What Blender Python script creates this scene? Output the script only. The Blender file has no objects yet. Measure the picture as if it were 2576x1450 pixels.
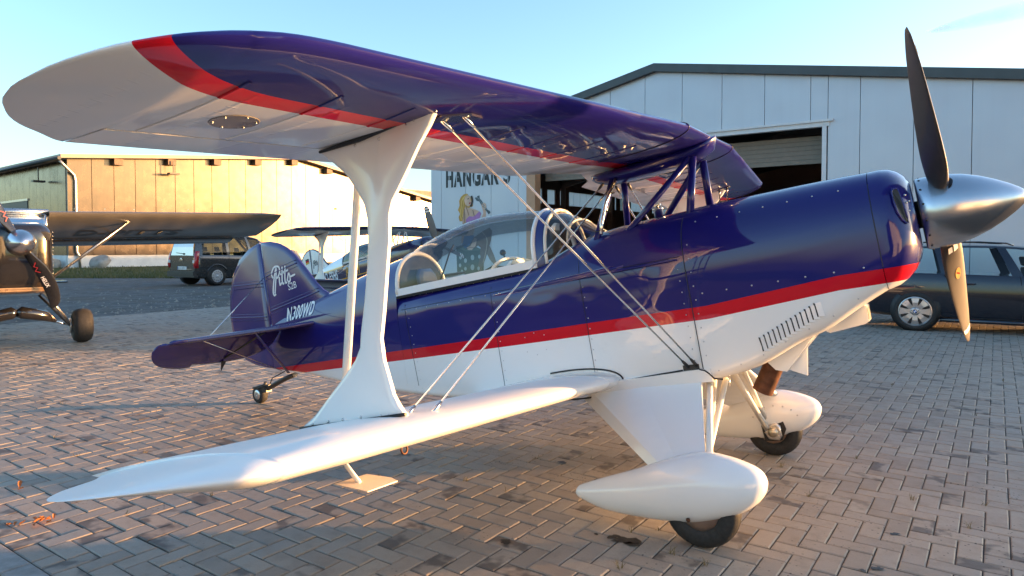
import bpy, bmesh, math, random
from mathutils import Vector, Matrix
import numpy as np
random.seed(7); RNG = np.random.default_rng(7)
SC = bpy.context.scene
COL = SC.collection
rad = math.radians

# ------------------------------------------------------------------ camera
CAM_H, F_PX, PITCH, UC, VC = 1.42, 1730.0, rad(1.55), 1288.0, 664.8      # 2576 px wide working scale
cam = bpy.data.cameras.new('camera'); cam_o = bpy.data.objects.new('camera', cam); COL.objects.link(cam_o)
cam.sensor_width = 36.0; cam.lens = F_PX / 2576.0 * 36.0
cam.shift_y = -(725.0 - VC) / 2576.0
cam.clip_start = 0.05; cam.clip_end = 3000.0
cam_o.location = (0, 0, CAM_H); cam_o.rotation_euler = (rad(90) - PITCH, 0, 0)
SC.camera = cam_o

# ------------------------------------------------------------------ sky and sun
SUN_EL = rad(5.0); SUN_V = Vector((0.994, 0.11, 0)).normalized()
SUN_DIR = Vector((SUN_V.x * math.cos(SUN_EL), SUN_V.y * math.cos(SUN_EL), math.sin(SUN_EL)))
W = bpy.data.worlds.new('World'); SC.world = W; W.use_nodes = True
nt = W.node_tree; bgn = nt.nodes['Background']
sky = nt.nodes.new('ShaderNodeTexSky'); sky.sky_type = 'NISHITA'; sky.sun_disc = False
sky.sun_elevation = SUN_EL; sky.sun_rotation = math.atan2(SUN_DIR.x, SUN_DIR.y)
sky.altitude = 300; sky.air_density = 1.0; sky.dust_density = 1.7; sky.ozone_density = 2.3
nt.links.new(sky.outputs[0], bgn.inputs[0]); bgn.inputs[1].default_value = 0.15
sun = bpy.data.lights.new('sun', 'SUN'); sun_o = bpy.data.objects.new('sun', sun); COL.objects.link(sun_o)
sun.energy = 4.0; sun.angle = rad(1.2); sun.color = (1.0, 0.52, 0.20)
sun_o.rotation_euler = SUN_DIR.to_track_quat('Z', 'Y').to_euler()
VS = SC.view_settings
VS.view_transform = 'Standard'; VS.look = 'None'; VS.gamma = 1.0; VS.use_curve_mapping = False; VS.exposure = 2.35
SC.render.engine = 'CYCLES'

# ------------------------------------------------------------------ pixel helpers (a pixel gives a ray; a plane gives the distance)
CW = np.array([0, 0, CAM_H])
def ray(u, v):
    x = (u - UC) / F_PX; y = -(v - VC) / F_PX
    return np.array([x, math.cos(PITCH) + y * math.sin(PITCH), -math.sin(PITCH) + y * math.cos(PITCH)])
def gnd(u, v, z=0.0):
    d = ray(u, v); return CW + (z - CAM_H) / d[2] * d
_N, _F, _T = gnd(1765, 1372), gnd(1948, 1144), gnd(655, 1014)            # wheel contacts of the biplane
AO = (_N + _F) / 2; AX = (AO - _T) / np.linalg.norm(AO - _T); AY = np.array([-AX[1], AX[0], 0.0]); AZ = np.array([0, 0, 1.0])
TH = rad(11.0)                                                            # tail-down attitude
RB = np.array([[math.cos(TH), 0, math.sin(TH)], [0, 1, 0], [-math.sin(TH), 0, math.cos(TH)]]) @ np.array([AX, AY, AZ])
CB = RB @ (CW - AO)
def B(u, v, y):                                                           # pixel -> biplane body frame on the plane y = const
    r = RB @ ray(u, v); t = (y - CB[1]) / r[1]; return CB + t * r
def BXZ(pts, y): return [(float(p[0]), float(p[2])) for p in (B(u, v, y) for u, v in pts)]

# ------------------------------------------------------------------ mesh builder
class MB:
    def __init__(s): s.v = []; s.f = []; s.m = []; s.sm = []
    def add(s, vs, fs, mi=0, smooth=False):
        o = len(s.v); s.v += [tuple(map(float, p)) for p in vs]
        s.f += [tuple(i + o for i in f) for f in fs]; s.m += [mi] * len(fs); s.sm += [smooth] * len(fs); return s
    def box(s, a, b, mi=0, M=None):
        x0, y0, z0 = a; x1, y1, z1 = b
        vs = [Vector(p) for p in ((x0,y0,z0),(x1,y0,z0),(x1,y1,z0),(x0,y1,z0),(x0,y0,z1),(x1,y0,z1),(x1,y1,z1),(x0,y1,z1))]
        if M is not None: vs = [M @ p for p in vs]
        return s.add(vs, [(0,3,2,1),(4,5,6,7),(0,1,5,4),(1,2,6,5),(2,3,7,6),(3,0,4,7)], mi)
    def tube(s, path, r, n=10, mi=0, sy=1.0, up=(0,0,1), cap=True):
        path = [Vector(p) for p in path]; rs = r if isinstance(r, (list, tuple)) else [r] * len(path)
        vs = []; fs = []
        for k, p in enumerate(path):
            d = (path[min(k+1, len(path)-1)] - path[max(k-1, 0)]).normalized()
            u = Vector(up); 
            if abs(d.dot(u)) > 0.98: u = Vector((1,0,0)) if abs(d.x) < .9 else Vector((0,1,0))
            a = d.cross(u).normalized(); b = a.cross(d).normalized()
            for i in range(n):
                t = 2*math.pi*i/n; vs.append(p + a*(rs[k]*math.cos(t)*sy) + b*(rs[k]*math.sin(t)))
        for k in range(len(path)-1):
            for i in range(n): j = (i+1) % n; fs.append((k*n+i, k*n+j, (k+1)*n+j, (k+1)*n+i))
        s.add(vs, fs, mi, True)
        if cap:
            o = len(s.v) - len(vs)
            s.f += [tuple(o+i for i in range(n))[::-1], tuple(o+(len(path)-1)*n+i for i in range(n))]; s.m += [mi]*2; s.sm += [False]*2
        return s
    def loft(s, rings, mi=0, close=True, cap0=True, cap1=True, smooth=True):
        n = len(rings[0]); vs = [p for r in rings for p in r]; fs = []
        for k in range(len(rings)-1):
            for i in range(n if close else n-1): j = (i+1) % n; fs.append((k*n+i, k*n+j, (k+1)*n+j, (k+1)*n+i))
        o = len(s.v); s.add(vs, fs, mi, smooth)
        if cap0: s.f.append(tuple(o+i for i in range(n))[::-1]); s.m.append(mi); s.sm.append(False)
        if cap1: s.f.append(tuple(o+(len(rings)-1)*n+i for i in range(n))); s.m.append(mi); s.sm.append(False)
        return s
    def lathe(s, prof, axis_o, axis_d, n=32, mi=0, smooth=True, caps=True):           # prof: (along, radius)
        o = Vector(axis_o); d = Vector(axis_d).normalized(); u = Vector((0,0,1)) if abs(d.z) < .9 else Vector((1,0,0))
        a = d.cross(u).normalized(); b = d.cross(a).normalized()
        rings = [[o + d*t + a*(r*math.cos(2*math.pi*i/n)) + b*(r*math.sin(2*math.pi*i/n)) for i in range(n)] for t, r in prof]
        return s.loft(rings, mi, True, caps and prof[0][1] > 1e-4, caps and prof[-1][1] > 1e-4, smooth)
    def pillow(s, poly, fn, th, edge=.25, inset=.07, mi=0, inset2=None):   # a flat rounded slab: poly in 2D, fn(u,v,w)->3D
        n = len(poly); A = sum(poly[i][0]*poly[(i+1)%n][1]-poly[(i+1)%n][0]*poly[i][1] for i in range(n))
        if A < 0: poly = poly[::-1]
        def ins(d):
            out = []
            for i in range(n):
                p, q, r_ = poly[i-1], poly[i], poly[(i+1)%n]
                e1 = Vector((q[0]-p[0], q[1]-p[1])); e2 = Vector((r_[0]-q[0], r_[1]-q[1]))
                if e1.length > 1e-9: e1.normalize()
                if e2.length > 1e-9: e2.normalize()
                nn = Vector((-(e1.y+e2.y), e1.x+e2.x)); L = nn.length
                nn = nn/L if L > 1e-6 else Vector((0,0)); out.append((q[0]+nn.x*d, q[1]+nn.y*d))
            return out
        lv = [(0, -edge), (inset*.35, -.75), (inset, -1), ]
        rings = [[fn(x, y, w*th) for x, y in ins(d)] for d, w in ((inset,-1),(inset*.35,-.75),(0,-edge),(0,edge),(inset*.35,.75),(inset,1))]
        return s.loft(rings, mi)
    def slab(s, poly, fn, t0, t1, mi=0):
        n = len(poly); A = sum(poly[i][0]*poly[(i+1)%n][1]-poly[(i+1)%n][0]*poly[i][1] for i in range(n))
        if A < 0: poly = poly[::-1]
        return s.loft([[fn(x,y,t0) for x,y in poly],[fn(x,y,t1) for x,y in poly]], mi, smooth=False)
    def sphere(s, c, r, n=12, m=8, mi=0, sc=(1,1,1)):
        c = Vector(c); rings = []
        for k in range(m+1):
            a = math.pi*k/m; rr = max(math.sin(a), 1e-3)*r
            rings.append([c + Vector((rr*math.cos(2*math.pi*i/n)*sc[0], rr*math.sin(2*math.pi*i/n)*sc[1], -r*math.cos(a)*sc[2])) for i in range(n)])
        return s.loft(rings, mi)
    def build(s, name, mats, parent=None, autosmooth=None, fixn=True):
        me = bpy.data.meshes.new(name); me.from_pydata(s.v, [], s.f)
        for m in (mats if isinstance(mats, (list, tuple)) else [mats]): me.materials.append(m)
        me.polygons.foreach_set('material_index', s.m); me.polygons.foreach_set('use_smooth', s.sm)
        if fixn and len(s.f) < 60000:
            bm = bmesh.new(); bm.from_mesh(me); bmesh.ops.recalc_face_normals(bm, faces=bm.faces); bm.to_mesh(me); bm.free()
        me.update()
        if autosmooth: me.set_sharp_from_angle(angle=rad(autosmooth))
        return link(name, me, parent)
def link(name, me, parent=None):
    o = bpy.data.objects.new(name, me); COL.objects.link(o)
    if parent is not None: o.parent = parent
    return o
def tag(o, label=None, cat=None, group=None, kind=None):
    if label: o['label'] = label
    if cat: o['category'] = cat
    if group: o['group'] = group
    if kind: o['kind'] = kind
    return o
def empty(name, M, label, cat, group=None):
    o = bpy.data.objects.new(name, None); COL.objects.link(o); o.matrix_world = M; o.empty_display_size = .2
    return tag(o, label, cat, group)
def lerp(a, b, t): return a + (b-a)*t
def interp(x, tab):                                                       # rows sorted by x, returns interpolated rest (monotone smooth)
    if x <= tab[0][0]: return tab[0][1:]
    for a, b in zip(tab, tab[1:]):
        if x <= b[0]:
            t = (x-a[0])/(b[0]-a[0]) if b[0] > a[0] else 0
            return tuple(lerp(p, q, t) for p, q in zip(a[1:], b[1:]))
    return tab[-1][1:]

# ------------------------------------------------------------------ materials
class NT:
    def __init__(s, name):
        s.mat = bpy.data.materials.new(name); s.mat.use_nodes = True; s.t = s.mat.node_tree; s.n = s.t.nodes
        s.bsdf = s.n['Principled BSDF']; s.out = s.n['Material Output']
    def new(s, typ, **kw):
        nd = s.n.new(typ)
        for k, v in kw.items(): setattr(nd, k, v)
        return nd
    def link(s, a, b): s.t.links.new(a, b)
    def val(s, x): return x
    def math(s, op, a, b=None, c=None, clamp=False):
        nd = s.new('ShaderNodeMath', operation=op); nd.use_clamp = clamp
        for i, q in enumerate((a, b, c)):
            if q is None: continue
            if isinstance(q, (int, float)): nd.inputs[i].default_value = q
            else: s.link(q, nd.inputs[i])
        return nd.outputs[0]
    def mix(s, fac, a, b, mode='MIX'):
        nd = s.new('ShaderNodeMix', data_type='RGBA', blend_type=mode)
        for i, q in ((0, fac), (6, a), (7, b)):
            if isinstance(q, (int, float)): nd.inputs[i].default_value = q
            elif isinstance(q, tuple): nd.inputs[i].default_value = (*q, 1)
            else: s.link(q, nd.inputs[i])
        return nd.outputs[2]
    def coord(s, kind='Object'): return s.new('ShaderNodeTexCoord').outputs[kind]
    def geo(s): return s.new('ShaderNodeNewGeometry').outputs['Position']
    def sep(s, vec):
        nd = s.new('ShaderNodeSeparateXYZ'); s.link(vec, nd.inputs[0]); return nd.outputs
    def noise(s, vec, scale, detail=3, rough=.55):
        nd = s.new('ShaderNodeTexNoise'); nd.inputs['Scale'].default_value = scale; nd.inputs['Detail'].default_value = detail
        nd.inputs['Roughness'].default_value = rough; s.link(vec, nd.inputs['Vector']); return nd.outputs['Fac']
    def ramp(s, fac, stops):
        nd = s.new('ShaderNodeValToRGB'); e = nd.color_ramp.elements
        while len(e) < len(stops): e.new(.5)
        for el, (p, c) in zip(e, stops): el.position = p; el.color = (*c, 1) if isinstance(c, tuple) else (c, c, c, 1)
        s.link(fac, nd.inputs[0]); return nd.outputs[0]
    def maprange(s, x, a, b, c=0., d=1.):
        nd = s.new('ShaderNodeMapRange'); nd.inputs[1].default_value = a; nd.inputs[2].default_value = b; nd.inputs[3].default_value = c; nd.inputs[4].default_value = d
        s.link(x, nd.inputs[0]); return nd.outputs[0]
    def bump(s, h, strength=.2, dist=.01):
        nd = s.new('ShaderNodeBump'); nd.inputs['Strength'].default_value = strength; nd.inputs['Distance'].default_value = dist
        s.link(h, nd.inputs['Height']); s.link(nd.outputs[0], s.bsdf.inputs['Normal']); return nd
    def base(s, c):
        if isinstance(c, tuple): s.bsdf.inputs['Base Color'].default_value = (*c, 1)
        else: s.link(c, s.bsdf.inputs['Base Color'])
    def set(s, **kw):
        for k, v in kw.items():
            k = {'rough':'Roughness','metal':'Metallic','coat':'Coat Weight','coatr':'Coat Roughness','spec':'Specular IOR Level','trans':'Transmission Weight','alpha':'Alpha','ior':'IOR','sheen':'Sheen Weight'}[k]
            if isinstance(v, (int, float)): s.bsdf.inputs[k].default_value = v
            else: s.link(v, s.bsdf.inputs[k])
MATS = {}
def M(name, c=(.5,.5,.5), rough=.5, metal=0., coat=0., var=.12, nscale=8., bump=0., bscale=60., spec=.5, grime=0.):
    if name in MATS: return MATS[name]
    n = NT(name); co = n.geo()
    if var > 0:
        f = n.noise(co, nscale, 4); k = n.maprange(f, .3, .7, 1-var, 1+var)
        vec = n.new('ShaderNodeVectorMath', operation='SCALE'); vec.inputs[0].default_value = c; n.link(k, vec.inputs['Scale'])
        col = vec.outputs[0]
        if grime > 0:
            g = n.noise(co, nscale*3.1, 6, .7); col = n.mix(n.maprange(g, .55, .8, 0, grime), col, (.05,.045,.04))
        n.base(col); n.set(rough=n.maprange(n.noise(co, nscale*2.3, 3), .3, .7, max(rough*.85, .02), min(rough*1.15, 1)))
    else: n.base(c); n.set(rough=rough)
    n.set(metal=metal, coat=coat, spec=spec); n.bsdf.inputs['Coat Roughness'].default_value = .04
    if bump > 0: n.bump(n.noise(co, bscale, 4), bump, .004)
    MATS[name] = n.mat; return n.mat
def glass(name, tint=(.93,.97,.97), refl=1.0, rough=.0, ior=1.5, kf=1.2):
    n = NT(name); n.n.remove(n.bsdf)
    tr = n.new('ShaderNodeBsdfTransparent'); tr.inputs[0].default_value = (*tint, 1)
    gl = n.new('ShaderNodeBsdfGlossy'); gl.inputs['Roughness'].default_value = rough; gl.inputs[0].default_value = (refl, refl, refl, 1)
    fr = n.new('ShaderNodeFresnel'); fr.inputs[0].default_value = ior
    mx = n.new('ShaderNodeMixShader'); n.link(n.math('MULTIPLY', fr.outputs[0], kf, clamp=True), mx.inputs[0]); n.link(tr.outputs[0], mx.inputs[1]); n.link(gl.outputs[0], mx.inputs[2])
    n.link(mx.outputs[0], n.out.inputs[0]); MATS[name] = n.mat; return n.mat
WHITE = M('gloss_white_paint', (.86,.86,.84), .22, coat=.6, var=.015, nscale=3)
BLUE_C, RED_C, WHITE_C = (.012,.011,.135), (.60,.003,.016), (.86,.86,.84)
BLUE = M('gloss_blue_paint', BLUE_C, .3, coat=1., var=.05, nscale=2, spec=.05)
REDP = M('gloss_red_paint', RED_C, .2, coat=.8, var=.03)
CHROME = M('polished_steel', (.75,.73,.70), .16, metal=1, var=.05)
ALU = M('brushed_aluminium', (.62,.61,.6), .3, metal=1, var=.06, nscale=20)
DARKM = M('dark_painted_steel', (.035,.033,.032), .4, var=.2)
RUBBER = M('tyre_rubber', (.022,.021,.02), .75, var=.25, nscale=25, bump=.3, bscale=90)
SEAL = M('black_rubber_seal', (.012,.012,.013), .5, var=.1)
BLACKP = M('gloss_black_paint', (.012,.011,.011), .15, coat=1., var=.1)
INTER = M('dark_interior', (.05,.048,.045), .7, var=.2)
RUST = M('rusty_exhaust', (.11,.045,.024), .6, metal=.5, var=.5, nscale=18, grime=.7)
CREAM = M('warm_white_plastic', (.78,.76,.70), .4, var=.04)

def text_mesh(name, body, size, fn, mat, parent, bold=0.0, shear=0.0, sx=1.0, spacing=1.0, centre=False, sy=1.0):
    cu = bpy.data.curves.new(name, 'FONT'); cu.body = body; cu.size = size; cu.offset = bold*size; cu.shear = shear; cu.space_character = spacing
    cu.resolution_u = 4; o = bpy.data.objects.new(name, cu); COL.objects.link(o)
    dg = bpy.context.evaluated_depsgraph_get(); me = bpy.data.meshes.new_from_object(o.evaluated_get(dg))
    bpy.data.objects.remove(o); bpy.data.curves.remove(cu)
    x0 = min(v.co.x for v in me.vertices); x1 = max(v.co.x for v in me.vertices)
    off = (x0+x1)/2 if centre else x0
    for v in me.vertices: v.co = Vector(fn((v.co.x-off)*sx, v.co.y*sy))
    me.name = name; me.materials.clear(); me.materials.append(mat); me.update()
    return link(name, me, parent)
def ribbon(mb, pts, w, fn, mi=0):                                          # flat painted stroke through 2D points
    P = [Vector(p) for p in pts]; L = []; Rr = []
    for i, p in enumerate(P):
        d = (P[min(i+1, len(P)-1)] - P[max(i-1, 0)]).normalized(); nrm = Vector((-d.y, d.x))*w/2
        L.append(fn(*(p+nrm))); Rr.append(fn(*(p-nrm)))
    n = len(P); mb.add(L+Rr, [(i, i+1, n+i+1, n+i) for i in range(n-1)], mi)
def spline(pts, k=6):
    P = [Vector(p) for p in pts]; out = []
    for i in range(len(P)-1):
        a, b, c, d = P[max(i-1,0)], P[i], P[i+1], P[min(i+2,len(P)-1)]
        for j in range(k):
            t = j/k; out.append(0.5*((2*b)+(c-a)*t+(2*a-5*b+4*c-d)*t*t+(3*b-a-3*c+d)*t**3))
    return out+[P[-1]]
# ------------------------------------------------------------------ ground, apron of herringbone pavers
def ground_mat():
    n = NT('gravel'); co = n.geo()
    a = n.noise(co, 2.2, 5, .6); b = n.noise(co, 17, 6, .8); c = n.noise(co, .35, 4)
    col = n.ramp(n.math('ADD', n.math('MULTIPLY', a, .45), n.math('MULTIPLY', b, .55)), [(.34, (.04,.037,.036)), (.48, (.105,.097,.092)), (.6, (.18,.165,.15)), (.72, (.36,.335,.30))])
    col = n.mix(n.maprange(c, .48, .62, 0, .45), col, (.115,.085,.055))
    n.base(col); n.set(rough=.95); n.bump(n.math('ADD', b, a), .9, .03); return n.mat
GRAVEL = ground_mat()
g = MB(); S = 600
g.add([(-S,-S,-.03),(S,-S,-.03),(S,S,-.03),(-S,S,-.03)], [(0,1,2,3)])
tag(g.build('ground', GRAVEL), kind='structure')

def paver_mat(name, mode):
    n = NT(name); co = n.geo()
    if mode == 'object': r = n.new('ShaderNodeObjectInfo').outputs['Random']
    else:
        at = n.new('ShaderNodeAttribute'); at.attribute_name = 'tone'; r = at.outputs['Fac']
    col = n.ramp(r, [(0, (.285,.235,.185)), (.3, (.335,.28,.225)), (.6, (.36,.30,.235)), (.85, (.32,.28,.235)), (1, (.39,.33,.26))])
    f1 = n.noise(co, 130, 3, .7); f2 = n.noise(co, 9, 5, .65); f3 = n.noise(co, 1.1, 3)
    col = n.mix(n.maprange(f1, .35, .7, .0, .35), col, (.20,.175,.15))
    col = n.mix(n.maprange(f2, .5, .72, 0, .4), col, (.19,.155,.125))
    col = n.mix(n.maprange(f3, .45, .7, 0, .3), col, (.23,.185,.15))
    # oil and water stains: on some stones only, each blotch inside its own stone
    rr = n.math('FRACT', n.math('MULTIPLY', r, 37.7)); st = n.maprange(rr, .84, .86)
    bl = n.maprange(n.noise(co, 7.5, 2), .46, .58)
    col = n.mix(n.math('MULTIPLY', n.math('MULTIPLY', st, bl), .72), col, (.06,.05,.045))
    drops = n.new('ShaderNodeTexVoronoi'); drops.inputs['Scale'].default_value = 34; n.link(co, drops.inputs['Vector'])
    dm = n.math('MULTIPLY', n.math('LESS_THAN', drops.outputs['Distance'], .17), n.maprange(n.noise(co, 1.4, 2), .52, .6))
    col = n.mix(n.math('MULTIPLY', dm, .75), col, (.05,.035,.03))
    n.base(col); n.set(rough=n.maprange(f2, .3, .7, .52, .75), spec=.4)
    n.bump(n.math('ADD', f1, n.math('MULTIPLY', f2, .8)), .35, .004); return n.mat
PAV_O, PAV_F = paver_mat('paver_stone', 'object'), paver_mat('paver_stone_field', 'attr')
JOINT = M('joint_sand', (.06,.05,.04), .95, var=.35, nscale=30, bump=.5, bscale=200)
PA = rad(-35.2); DA = Vector((math.cos(PA), math.sin(PA))); DB = Vector((-DA.y, DA.x)); PW = .1027
P0 = Vector((1.967, 3.909))
EDGE_P = Vector((-8.336, 13.654)); EDGE_B = P0.dot(DA)                     # gravel edge runs along DB
def ab(p): q = Vector(p[:2]) - P0; return q.dot(DA)/PW, q.dot(DB)/PW
A_MIN = math.ceil(ab(EDGE_P)[0]); B_MIN = math.floor(ab((-2.457, 3.264))[1])
def wxy(a, b): return P0 + DA*(a*PW) + DB*(b*PW)
apron = MB()
cs = [wxy(A_MIN-.05, B_MIN-.02), wxy(A_MIN+340, B_MIN-.02), wxy(A_MIN+340, B_MIN+330), wxy(A_MIN-.05, B_MIN+330)]
apron.add([(c.x, c.y, -.008) for c in cs], [(0,1,2,3)])
APRON = tag(apron.build('apron', JOINT), kind='structure')
def inview(p, mar=.12):
    if p.y < .9: return False
    u = UC + F_PX*p.x/p.y; return -2576*mar < u < 2576*(1+mar)
cells = []
for r in range(B_MIN-1, B_MIN+190):
    for c in range(A_MIN-1, A_MIN+330):
        d = (c - r) % 4; edge = (r < B_MIN, c < A_MIN)
        if all(edge) or d not in (0, 3): continue
        blk = (c, r, 2, 1) if d == 0 else (c, r, 1, 2)
        if edge[0]:                                                        # half stones close the pattern along the kerb
            if d == 0: continue
            blk = (c, r+1, 1, 1)
        if edge[1]:
            if d == 3: continue
            blk = (c+1, r, 1, 1)
        ctr = wxy(blk[0]+blk[2]/2, blk[1]+blk[3]/2)
        if ctr.y < 16.8 and ctr.y > 1.2 and inview(ctr): cells.append((ctr, blk))
def paver_verts(cx, cy, ax, ay, hl, hw, dz=0., tx=0., ty=0.):
    vs = []
    for (k, z) in ((0, -.012), (0, -.004), (.0055, 0.)):
        for sx, sy in ((-1,-1),(1,-1),(1,1),(-1,1)):
            lx, ly = sx*(hl-k), sy*(hw-k)
            vs.append((cx + ax.x*lx + ay.x*ly, cy + ax.y*lx + ay.y*ly, z + dz + tx*sx + ty*sy))
    return vs
PF = [(i, (i+1)%4, 4+(i+1)%4, 4+i) for i in range(4)] + [(4+i, 4+(i+1)%4, 8+(i+1)%4, 8+i) for i in range(4)] + [(8,9,10,11)]
gap = .0028
def vis_key(c): return c[0].length
def on_screen(p):
    if p.y < .5: return False
    u = UC + F_PX*p.x/p.y; v = 618 + CAM_H*F_PX/p.y; return -20 < u < 2596 and v < 1462
scr = sorted([c for c in cells if on_screen(c[0])], key=vis_key); near = set(id(c) for c in scr[:300])
pm = bpy.data.meshes.new('paver'); X, Y = Vector((1,0)), Vector((0,1))
pm.from_pydata(paver_verts(0,0,X,Y,PW-gap,PW/2-gap), [], PF); pm.materials.append(PAV_O); pm.update()
ph = bpy.data.meshes.new('paver'); ph.from_pydata(paver_verts(0,0,X,Y,PW/2-gap,PW/2-gap), [], PF); ph.materials.append(PAV_O); ph.update()
fv, ff, tone = [], [], []
for ctr, blk in cells:
    horiz = blk[2] == 2; dz = random.uniform(-.0022, .0018)
    if any(c is None for c in ()): pass
    tx, ty = random.uniform(-.0012,.0012), random.uniform(-.0012,.0012)
    cell = (ctr, blk)
    if ctr.length <= scr[299][0].length + 1e-9 and on_screen(ctr):
        o = link('paver', ph if blk[2]*blk[3] == 1 else pm, APRON); o.location = (ctr.x, ctr.y, dz); o.rotation_euler = (tx*12, ty*12, PA if horiz else PA + math.pi/2)
    else:
        k = len(fv); ax, ay = (DA, DB) if horiz else (DB, DA)
        fv += paver_verts(ctr.x, ctr.y, ax, ay, (PW if blk[2]*blk[3] == 2 else PW/2)-gap, PW/2-gap, dz, tx, ty)
        ff += [tuple(i+k for i in f) for f in PF]; tone += [random.random()]*9
fm = bpy.data.meshes.new('paver_field'); fm.from_pydata(fv, [], ff); fm.materials.append(PAV_F)
at = fm.attributes.new('tone', 'FLOAT', 'FACE'); at.data.foreach_set('value', tone); fm.update()
bmx = bmesh.new(); bmx.from_mesh(fm); bmesh.ops.recalc_face_normals(bmx, faces=bmx.faces); bmx.to_mesh(fm); bmx.free()
tag(link('paver_field', fm, APRON), kind='stuff')
# beyond the last single stones the paving goes on as one sheet
def far_mat():
    n = NT('far_paving'); co = n.geo(); mp = n.new('ShaderNodeMapping'); mp.inputs['Rotation'].default_value = (0,0,-PA); n.link(co, mp.inputs[0])
    br = n.new('ShaderNodeTexBrick'); br.inputs['Scale'].default_value = 1; br.inputs['Brick Width'].default_value = .2; br.inputs['Row Height'].default_value = .1; br.inputs['Mortar Size'].default_value = .004
    br.inputs['Color1'].default_value = (.30,.27,.235,1); br.inputs['Color2'].default_value = (.25,.225,.2,1); br.inputs['Mortar'].default_value = (.1,.09,.08,1)
    n.link(mp.outputs[0], br.inputs[0]); n.base(n.mix(n.maprange(n.noise(co, 3, 4), .4, .7, 0, .4), br.outputs[0], (.18,.16,.14))); n.set(rough=.65); return n.mat
fs = MB(); q0 = [wxy(A_MIN, 40), wxy(A_MIN+340, 40), wxy(A_MIN+340, 330), wxy(A_MIN, 330)]
def clipY(poly, y0):
    out = []
    for i in range(len(poly)):
        a, b = poly[i-1], poly[i]
        if (a.y >= y0) != (b.y >= y0): t = (y0-a.y)/(b.y-a.y); out.append(a.lerp(b, t))
        if b.y >= y0: out.append(b)
    return out
pg = clipY(q0, 16.75); fs.add([(p.x, p.y, -.002) for p in pg], [tuple(range(len(pg)))])
tag(fs.build('far_paving', far_mat(), APRON), kind='stuff')
# kerb along the near edge, gravel edge strip
KERB = M('kerb_concrete', (.25,.24,.225), .85, var=.2, nscale=14, bump=.5, bscale=120, grime=.3)
kr = bpy.data.meshes.new('kerb_stone')
kb = MB(); kb.add(paver_verts(0,0,X,Y,.495,.055), PF); 
kroot = None
for i in range(9):
    mb = MB(); a0 = A_MIN + 40 + i*9.74; 
    p = wxy(a0+4.87, B_MIN-.62); mb.add([(x, y, z) for x, y, z in paver_verts(0,0,X,Y,.497,.058)], PF)
    o = mb.build('kerb_stone', KERB, APRON); o.location = (p.x, p.y, .003); o.rotation_euler.z = PA
# grass in front of the far hall
def grass_mat():
    n = NT('grass_ground'); co = n.geo(); a = n.noise(co, .7, 5); b = n.noise(co, 14, 4, .7)
    n.base(n.ramp(n.math('ADD', n.math('MULTIPLY', a, .6), n.math('MULTIPLY', b, .4)), [(.3, (.028,.038,.012)), (.5, (.055,.062,.02)), (.68, (.10,.085,.03)), (.8, (.13,.10,.045))])); n.set(rough=.95); n.bump(b, 1, .05); return n.mat
GP = [(-60,30.2),(-17.5,30.4),(-12,31.4),(-7.0,36),(2,50),(10,75),(-60,75)]
gm = MB(); gm.add([(x,y,-.022) for x,y in GP], [tuple(range(len(GP)))])
tag(gm.build('grass_ground', grass_mat()), kind='structure')
def blade_mat():
    n = NT('grass_blade'); co = n.geo(); n.base(n.ramp(n.noise(co, 1.3, 4), [(.3,(.05,.068,.018)),(.5,(.085,.095,.028)),(.7,(.16,.13,.05))])); n.set(rough=.8); return n.mat
bl = MB(); vs=[]; fsx=[]
rr = np.random.default_rng(3)
for i in range(16000):
    yy = 30.3 + rr.random()**1.3*16; xx = rr.uniform(-26 - (yy-30)*.5, -7.5 + (yy-30)*.55) if yy > 31.5 else rr.uniform(-27, -12.5)
    h = rr.uniform(.04,.13); a = rr.uniform(0, 6.28); w = .02
    dx, dy = math.cos(a)*w, math.sin(a)*w; lx, ly = rr.uniform(-.05,.05), rr.uniform(-.05,.05)
    k = len(vs); vs += [(xx-dx,yy-dy,-.03),(xx+dx,yy+dy,-.03),(xx+lx,yy+ly,h)]; fsx.append((k,k+1,k+2))
bl.add(vs, fsx); tag(bl.build('grass', blade_mat(), fixn=False), 'short worn grass growing before the far hall', 'grass', kind='stuff')

# loose pebbles on the gravel and oil drips on the stones
pv, pf = [], []; rp_ = np.random.default_rng(21)
for i in range(1500):
    t = rp_.uniform(-1.5, 24); off = rp_.exponential(2.6); b_ = EDGE_P + DB*t - DA*(off+.05)
    sz = rp_.uniform(.012,.04)*(1 if rp_.random() < .93 else 2.0); k = len(pv); th_ = rp_.uniform(0, 6.28)
    pv += [(b_.x+sz*math.cos(th_+a), b_.y+sz*math.sin(th_+a)*.8, -.03) for a in (0,1.57,3.14,4.71)] + [(b_.x+sz*.1, b_.y, -.03+sz*.9)]; pf += [(k,k+1,k+4),(k+1,k+2,k+4),(k+2,k+3,k+4),(k+3,k,k+4)]
mb = MB(); mb.add(pv, pf); tag(mb.build('pebbles', M('pale_pebble', (.26,.24,.21), .9, var=.4, nscale=30), fixn=False), 'loose pale pebbles scattered on the gravel', 'pebbles', kind='stuff')
OIL = M('oil_stain', (.02,.018,.016), .45, var=.3, nscale=40)
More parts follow.
